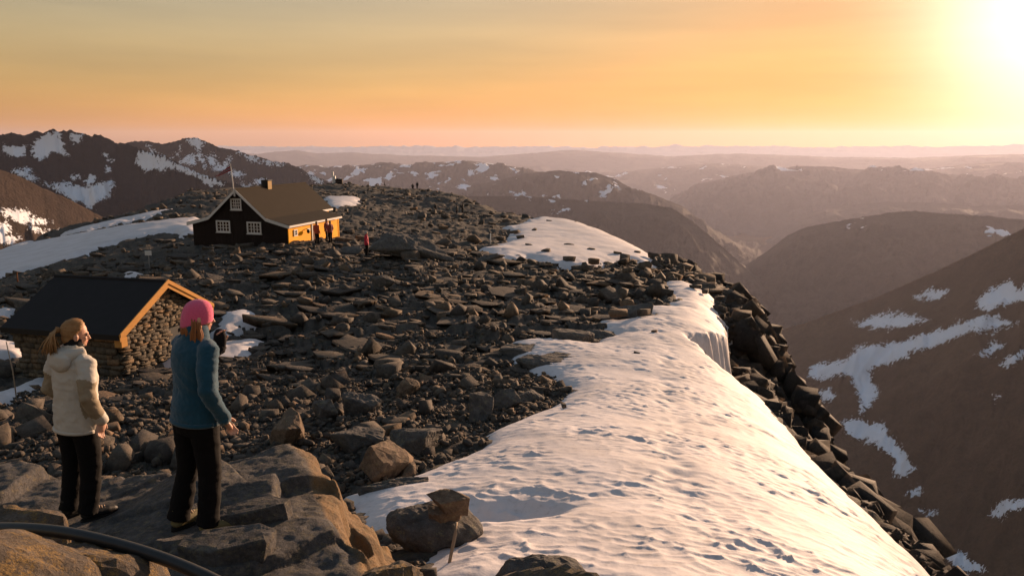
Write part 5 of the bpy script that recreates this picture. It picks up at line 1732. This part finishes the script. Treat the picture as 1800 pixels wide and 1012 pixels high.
for i in range(150):
    th = rp.uniform(0, 2 * math.pi); q = rp.uniform(0, 1) ** 0.5
    w = 0.034 * q
    ox, oz = w * math.cos(th), w * math.sin(th)
    ln = rp.uniform(0.6, 1.0)
    cx, cy = rp.normal(0, 0.016), rp.normal(0, 0.014)
    paths.append(([(ox * 0.35, -0.108, 0.150 + oz * 0.3), (ox * 0.7, -0.150, 0.150 + oz * 0.7), (ox * 1.2 + cx, -0.178 + oz * 0.4, 0.112), (ox * 1.3 + cx * 1.6, -0.182 + oz * 0.8 + cy, 0.06 - 0.02 * ln), (ox * 1.5 + cx * 2.4, -0.176 + oz * 0.9 + cy * 2, 0.03 - 0.09 * ln)], [0.006, 0.007, 0.0065, 0.005, 0.0015]))
strands(ra, HMa, Ska, M_hair_b, paths, 'ponytail')
bm = bmesh.new()
bmesh.ops.create_uvsphere(bm, u_segments=12, v_segments=8, radius=0.017, matrix=Matrix.Translation((0, -0.116, 0.152)) @ Matrix.Diagonal((1.2, 0.6, 1.2, 1)))
bmesh.ops.transform(bm, matrix=Ska @ HMa, verts=bm.verts)
bm_obj('hair_tie', bm, M_black, ra, True)


for o_, lean in ((rb, 3.6), (ra, 2.6)):          # both lean a little to the right
    o_.rotation_mode = 'QUATERNION'
    v_ = Vector((o_.location.x, o_.location.y, 0)).normalized()
    o_.rotation_quaternion = Matrix.Rotation(math.radians(lean), 3, v_).to_quaternion() @ o_.rotation_euler.to_quaternion()

# people further off --------------------------------------------------------------
def far_person(label, px, py, z, az, jacket, trousers, hat_mat, H=1.74, seed=1, arms=None, group=None):
    q = at_z(px, py, z)
    g = float(height(np.array([q[0]]), np.array([q[1]]))[0])
    AV = (q[0], q[1])
    r, hm, sk, _ = make_person(label, (q[0], q[1], g - 0.02), az, 0, H, jacket, trousers, M_skin, None, M_boot_k, arms, None, 0.022, 0.78, 0, seed=seed, group=group)
    hair_cap(r, hm, sk, hat_mat, 0.016)
    return r


GRP = 'people out on the summit'
far_person('person in red jacket standing alone right of the lodge', 645, 449, 2.05, math.radians(70), M_red, M_blk, M_grey, 1.78, 31, group=GRP)
far_person('person in orange jacket facing the lodge door', 558, 433.5, 2.0, math.radians(30), M_orange, M_blk, M_hair_d, 1.74, 32, group=GRP)
far_person('person in dark maroon jacket, left of the pair by the ochre wall', 575.5, 429, 2.0, math.radians(100), M_maroon, M_darkj, M_hair_d, 1.76, 33, group=GRP)
far_person('person in maroon jacket, right of the pair by the ochre wall', 581.5, 431, 2.0, math.radians(-60), M_maroon, M_blk, M_hair_d, 1.70, 34, group=GRP)
for lab, px_, py_, z_, az_d, sd in (('left one of two dark figures on the skyline', 725.5, 332, -0.8, 10, 41), ('right one of two dark figures on the skyline', 733.5, 334, -0.8, -10, 42),
                                    ('lone dark figure below the skyline, left of the walking pair', 765.5, 376, -1.0, 40, 43), ('lower figure of the dark walking pair near the snow', 803.5, 378, -1.0, -70, 44), ('upper figure of the dark walking pair near the snow', 813, 368, -1.0, -60, 45)):
    far_person(lab, px_, py_, z_, math.radians(az_d), M_darkj, M_blk, M_hair_d, 1.76, sd, group=GRP)
# ------------------------------------------------------------------ single boulders, cairns, posts and the pipe
def rock_obj(name, label, centre, dims, seed, mat, rz=0.0, tilt=(0, 0), sub=3, rough=0.05, npts=16, cat='rock', slab=False, parent=None, group=None, smooth=False):
    r_ = np.random.default_rng(seed)
    v, f = hull_mesh(slab_pts(r_, 8) if slab else (round_pts(r_, npts) if npts > 40 else block_pts(r_, npts)))
    bm = bmesh.new()
    vv = [bm.verts.new(p * np.array(dims)) for p in v]
    for t in f:
        bm.faces.new([vv[i] for i in t])
    bmesh.ops.dissolve_limit(bm, angle_limit=math.radians(8), verts=bm.verts, edges=bm.edges)
    bmesh.ops.bevel(bm, geom=bm.edges[:], offset=min(dims) * 0.05, segments=1, affect='EDGES', clamp_overlap=True)
    bmesh.ops.remove_doubles(bm, verts=bm.verts, dist=min(dims) * 0.02)
    bmesh.ops.triangulate(bm, faces=bm.faces)
    for _ in range(sub):
        long_e = [e for e in bm.edges if e.calc_length() > max(dims) * 0.055]
        if not long_e:
            break
        bmesh.ops.subdivide_edges(bm, edges=long_e, cuts=1)
        bmesh.ops.triangulate(bm, faces=bm.faces)
    bm.normal_update()
    m = max(dims)
    co = np.array([q.co[:] for q in bm.verts]); no = np.array([q.normal[:] for q in bm.verts])
    d = rough * m * (0.7 * fbm(co[:, 0] / m * 3.2 + seed, co[:, 1] / m * 3.2 + co[:, 2] / m * 2.7, 4, seed) + 0.35 * fbm(co[:, 0] / m * 9 + co[:, 2] / m * 8, co[:, 1] / m * 9 - co[:, 2] / m * 5, 3, seed + 3, 0.6, True))
    for q, dd, nn in zip(bm.verts, d, no):
        q.co += Vector(nn * dd)
    o = bm_obj(name, bm, mat, parent, smooth)
    o.location = centre; o.rotation_euler = (tilt[0], tilt[1], rz)
    if label:
        tag(o, label, cat, group)
    return o


def boulder(label, px, py, wpx, hrel, seed, mat=None, depth=0.8, rz=0.0, tilt=(0, 0), slab=False, sink=0.2, zoff=None):
    """a boulder whose foot stands at this picture point"""
    x, y, g = on_ground(px, py)
    w = wpx / FPX * math.hypot(x, y) * 1.05
    if zoff is not None:
        g = zoff
    h = w * hrel
    y2 = y + w * depth * 0.35
    return rock_obj('boulder' if not slab else 'rock_slab', label, (x, y2, g + h * (0.5 - sink)), (w, w * depth, h), seed, mat or M_boulder, rz, tilt, slab=slab)


boulder('grey boulder with a sunlit orange face among the rubble, right of the blue fleece', 500, 795, 84, 0.72, 501, M_rusty, 0.9, 0.5)
boulder('pale rounded grey boulder left of the wide brown one', 622, 800, 78, 0.6, 502, None, 0.8, 0.2)
boulder('wide brown boulder near the snow edge', 738, 800, 104, 0.5, 507, None, 0.7, -0.2)
boulder('tilted boulder with rusty right side close to the snow', 672, 850, 78, 0.75, 513, M_rusty, 0.8, 0.7, (0.1, 0.25))
boulder('small bright orange stone at the snow edge', 718, 842, 32, 0.8, 515, M_rusty, 0.8, 0.9)
boulder('long low dark slab along the snow edge', 700, 878, 150, 0.22, 517, None, 0.3, 0.25, (0, -0.05), True)
boulder('square rusty orange block higher up in the rubble', 716, 697, 44, 0.85, 519, M_rusty, 0.8, 0.4)
boulder('tilted grey slab in the rubble left of the rusty block', 575, 745, 70, 0.7, 523, None, 0.5, 0.5, (0.2, 0.3))
boulder('flat pointed slab leaning over the rubble', 632, 738, 90, 0.4, 525, None, 0.6, -0.1, (0.15, 0.2), True)
boulder('dark wedge boulder at the tip of the rubble beside snow', 888, 722, 62, 0.7, 527, None, 0.8, 0.3)
boulder('dark pointed boulder above the snow edge', 935, 707, 60, 0.55, 529, None, 0.8, 0.7)
boulder('boulder with crooked top where rubble meets snow', 850, 735, 58, 0.9, 531, None, 0.8, 1.2)
boulder('lone squarish boulder in the slab field', 670, 508, 48, 0.62, 533, None, 0.8, 0.3, sink=0.1)
boulder('big dark outcrop right of the person in red', 722, 462, 124, 0.34, 535, None, 0.6, 0.1)
boulder('dark hump of rock in front of the snow patch', 850, 462, 60, 0.4, 537, None, 0.8, 0.4)
boulder('low outcrop left of the person in red', 612, 446, 56, 0.26, 539, None, 0.8, 0.2)
boulder('long flat slab lying on the snow field', 975, 650, 150, 0.16, 541, None, 0.5, 0.05, (0, 0.03), True, 0.1)
boulder('upper flat slab behind the long slab on the snow field', 935, 628, 120, 0.16, 543, None, 0.6, -0.1, (0, 0.04), True, 0.1)
boulder('dark slab pair at the rim of the snow field', 1010, 605, 90, 0.3, 545, None, 0.7, 0.3, (0, 0.1), True, 0.1)
boulder('low dark boulder at the right end of the slabs on snow', 1060, 590, 56, 0.4, 547, None, 0.8, 0.5)
boulder('dark dome of rock where the snow meets the rim', 1105, 560, 70, 0.4, 549, None, 0.8, 0.2)

# loose slabs on the ledge
for k, (px_, py_, w, d, h, rz, tl, m) in enumerate([(445, 912, 0.62, 0.30, 0.13, 0.35, (0.02, -0.10), M_ledge), (400, 975, 0.75, 0.42, 0.16, 0.2, (0.03, -0.08), M_ledge), (350, 905, 0.4, 0.3, 0.07, 0.6, (0, 0.03), M_ledge)]):
    z0 = 7.2
    for _ in range(4):
        q = at_z(px_, py_, z0); z0 = ledge_at(q[0], q[1])
    rock_obj('loose_slab', ['loose slab with a sunlit orange end on the ledge', 'thick slab on the near side of the rock ledge', 'thin slab beside the boots of the hiker in blue'][k], (q[0], q[1], z0 + h * 0.3), (w, d, h), 601 + k, m, rz, tl, 3, 0.02, slab=True)


def near_rock(name, label, px, py, r, dims, seed, mat, rz=0, tilt=(0, 0), rough=0.05):
    q = at_r(px, py, r)
    return rock_obj(name, label, tuple(q), dims, seed, mat, rz, tilt, 3, rough)


near_rock('boulder', 'lichen covered boulder in the bottom left corner', 10, 1060, 2.35, (0.42, 0.5, 0.55), 701, M_lichen, 0.3)
near_rock('boulder', 'lichen covered boulder under the black pipe', 165, 1075, 2.5, (0.50, 0.55, 0.58), 703, M_lichen, 1.0)
near_rock('boulder', 'orange lichen boulder behind the black pipe, left edge', 0, 1012, 3.3, (0.60, 0.45, 0.40), 705, M_lichen, 0.2)
near_rock('boulder', 'brown boulder at the foot of the picture below the ledge', 690, 1075, 4.4, (0.42, 0.5, 0.56), 707, M_lichen, 0.5)
near_rock('boulder', 'long brown boulder along the lower edge right of the stick', 940, 1094, 4.5, (1.35, 0.6, 0.6), 709, M_lichen, 0.05)
near_rock('boulder', 'dark humped boulder half buried in near snow', 930, 1052, 5.6, (0.90, 0.7, 0.60), 711, M_boulder, 0.1)

# cairn in the snow
cbx, cby, cbz = at_z(757, 975, 5.55)
rock_obj('boulder', 'smooth dark boulder in the snow that carries two balanced stones', (cbx, cby + 0.3, cbz + 0.16), (1.10, 0.80, 0.62), 721, M_boulder, 0.15, (0, 0.10), npts=60, smooth=True, rough=0.07)
cairn = thing('cairn', 'two balanced flat stones on a dark boulder in the snow', 'cairn', (cbx + 0.16, cby + 0.2, cbz + 0.32))
rock_obj('stone', None, (0.0, 0.0, 0.07), (0.50, 0.36, 0.15), 723, M_rusty, 0.2, (0.0, -0.12), parent=cairn, slab=True)
rock_obj('stone', None, (0.03, 0.0, 0.23), (0.44, 0.36, 0.24), 733, M_rusty, 0.35, (0, 0.05), parent=cairn)
sx, sy, sz = at_z(786, 1000, 5.75)
bm = bmesh.new(); tube_bm(bm, [(0, 0, -0.15), (0.01, 0.0, 0.0), (0.05, 0.03, 0.2), (0.085, 0.06, 0.36), (0.095, 0.08, 0.47)], [0.021, 0.020, 0.019, 0.018, 0.016], 10)
tag(bm_obj('stick', bm, M_stick, None, True, loc=(sx, sy, sz)), 'bent wooden stick leaning against the balanced stones', 'stick')

# black pipe arching across the near corner
pp = [at_r(*p) for p in ((-200, 945, 3.4), (-110, 930, 3.15), (0, 927, 2.92), (60, 929, 2.82), (120, 935, 2.73), (190, 951, 2.62), (260, 971, 2.52), (320, 993, 2.43), (380, 1020, 2.34), (450, 1060, 2.25), (520, 1110, 2.18), (560, 1180, 2.15))]
cu = bpy.data.curves.new('pipe', 'CURVE'); cu.dimensions = '3D'; cu.bevel_depth = 0.0195; cu.bevel_resolution = 6
spn = cu.splines.new('NURBS'); spn.points.add(len(pp) - 1)
for p, c in zip(spn.points, pp):
    p.co = (*c, 1)
spn.use_endpoint_u = True; spn.order_u = 4; spn.resolution_u = 8
tmp = bpy.data.objects.new('tmp', cu); COL.objects.link(tmp)
me = bpy.data.meshes.new_from_object(tmp.evaluated_get(bpy.context.evaluated_depsgraph_get()))
bpy.data.objects.remove(tmp, do_unlink=True)
me.polygons.foreach_set('use_smooth', np.ones(len(me.polygons), bool))
bp = NB('black_pipe'); n_ = bp.noise(bp.pos(), 30, 5, 0.6)
bp.set(color=bp.mix(n_.outputs[0], (0.010, 0.010, 0.010), (0.028, 0.026, 0.024)), rough=0.42, spec=0.4); bp.bump(n_.outputs[0], 0.1, 0.003)
me.materials.clear(); me.materials.append(bp.m)
tag(link('pipe', me), 'black plastic pipe arching across the bottom left corner', 'pipe')


def place(px, py, z):
    q = at_z(px, py, z); g = float(height(np.array([q[0]]), np.array([q[1]]))[0])
    return (q[0], q[1], g - 0.02)


# small cairn, sign post, marker posts
c2 = thing('cairn', 'small stacked stone cairn in front of the lodge', 'cairn', place(374, 465, 1.5))
zz = 0.0
for k, (w, h) in enumerate(((1.0, 0.34), (0.78, 0.26), (0.6, 0.24), (0.42, 0.2), (0.22, 0.16))):
    rock_obj('stone', None, (rw.uniform(-0.06, 0.06), rw.uniform(-0.05, 0.05), zz + h / 2), (w, w * 0.8, h), 741 + k, M_boulder, k * 1.1, (0, 0), 1, 0.03, parent=c2)
    zz += h * 0.86
sp = thing('sign_post', 'white sign on a thin post left of the lodge', 'sign', place(263, 470, 1.2))
bm = bmesh.new(); tube_bm(bm, [(0, 0, -0.1), (0, 0, 1.25)], 0.03, 8); bm_obj('post', bm, M_grey_metal, sp)
bm = bmesh.new(); box_bm(bm, -0.24, 0.24, -0.055, -0.03, 0.92, 1.26, 0.01); bm_obj('sign_board', bm, M_white, sp)
for lab, px_, py_, z_, h, rad, m in (('pale marker post beside the far snow', 862, 432, 1.2, 0.95, 0.05, M_white), ('short dark stake at the left snow edge', 30, 486, 0.3, 0.75, 0.05, M_brownwood)):
    bm = bmesh.new(); tube_bm(bm, [(0, 0, -0.15), (0.0, 0, h * 0.5), (0.02, 0, h)], [rad, rad, rad * 0.8], 8); ell_bm(bm, (0.02, 0, h), (rad * 0.8, rad * 0.8, rad * 0.5), 8)
    tag(bm_obj('marker_post', bm, m, None, True, loc=place(px_, py_, z_)), lab, 'post')
bm = bmesh.new(); tube_bm(bm, [(0, 0, -0.1), (-0.02, 0, 1.0), (-0.12, 0, 2.0)], [0.02, 0.02, 0.014], 8)
tag(bm_obj('marker_pole', bm, M_stick, None, True, loc=place(28, 690, 1.9)), 'thin bamboo pole in front of the stone shed', 'pole')
# weather mast box on the skyline
ms = thing('weather_hut', 'pale narrow instrument tower on the skyline right of the lodge', 'tower', place(588, 324, -1.2))
bm = bmesh.new(); box_bm(bm, -0.45, 0.35, -0.4, 0.4, -0.6, 1.9, 0.03); bm_obj('tower', bm, M_white, ms)
bm = bmesh.new(); box_bm(bm, -0.62, -0.15, -0.25, 0.25, 1.9, 3.0, 0.03); bm_obj('mast_box', bm, M_white, ms)
bm = bmesh.new(); box_bm(bm, 0.4, 2.2, -0.6, 0.6, -0.6, 1.1, 0.05); bm_obj('shelter', bm, M_tar, ms)
tr = thing('tripod', 'thin dark tripod on the skyline right of the lodge', 'tripod', place(676, 325, -1.0))
for k in range(3):
    a = k * 2.094
    bm = bmesh.new(); tube_bm(bm, [(0, 0, 1.9), (0.8 * math.cos(a), 0.8 * math.sin(a), -0.2)], 0.05, 6); bm_obj('leg', bm, M_darkj, tr)
bm = bmesh.new(); tube_bm(bm, [(0, 0, 1.5), (0, 0, 2.6)], 0.06, 6); bm_obj('pole', bm, M_darkj, tr)
# driftwood-pale planks by the lodge corner
for k, (px_, py_, ln, rz) in enumerate(((640, 417, 2.2, -0.25), (608, 425, 2.0, 0.1))):
    o = rock_obj('rock_slab', ['pale flat slab behind the person in red', 'pale flat slab at the corner of the lodge'][k], tuple(np.array(place(px_, py_, 2.0)) + [0, 0, 0.15]), (ln, 0.7, 0.3), 761 + k, M_rusty, rz, (0, 0.1), 2, 0.03, slab=True)
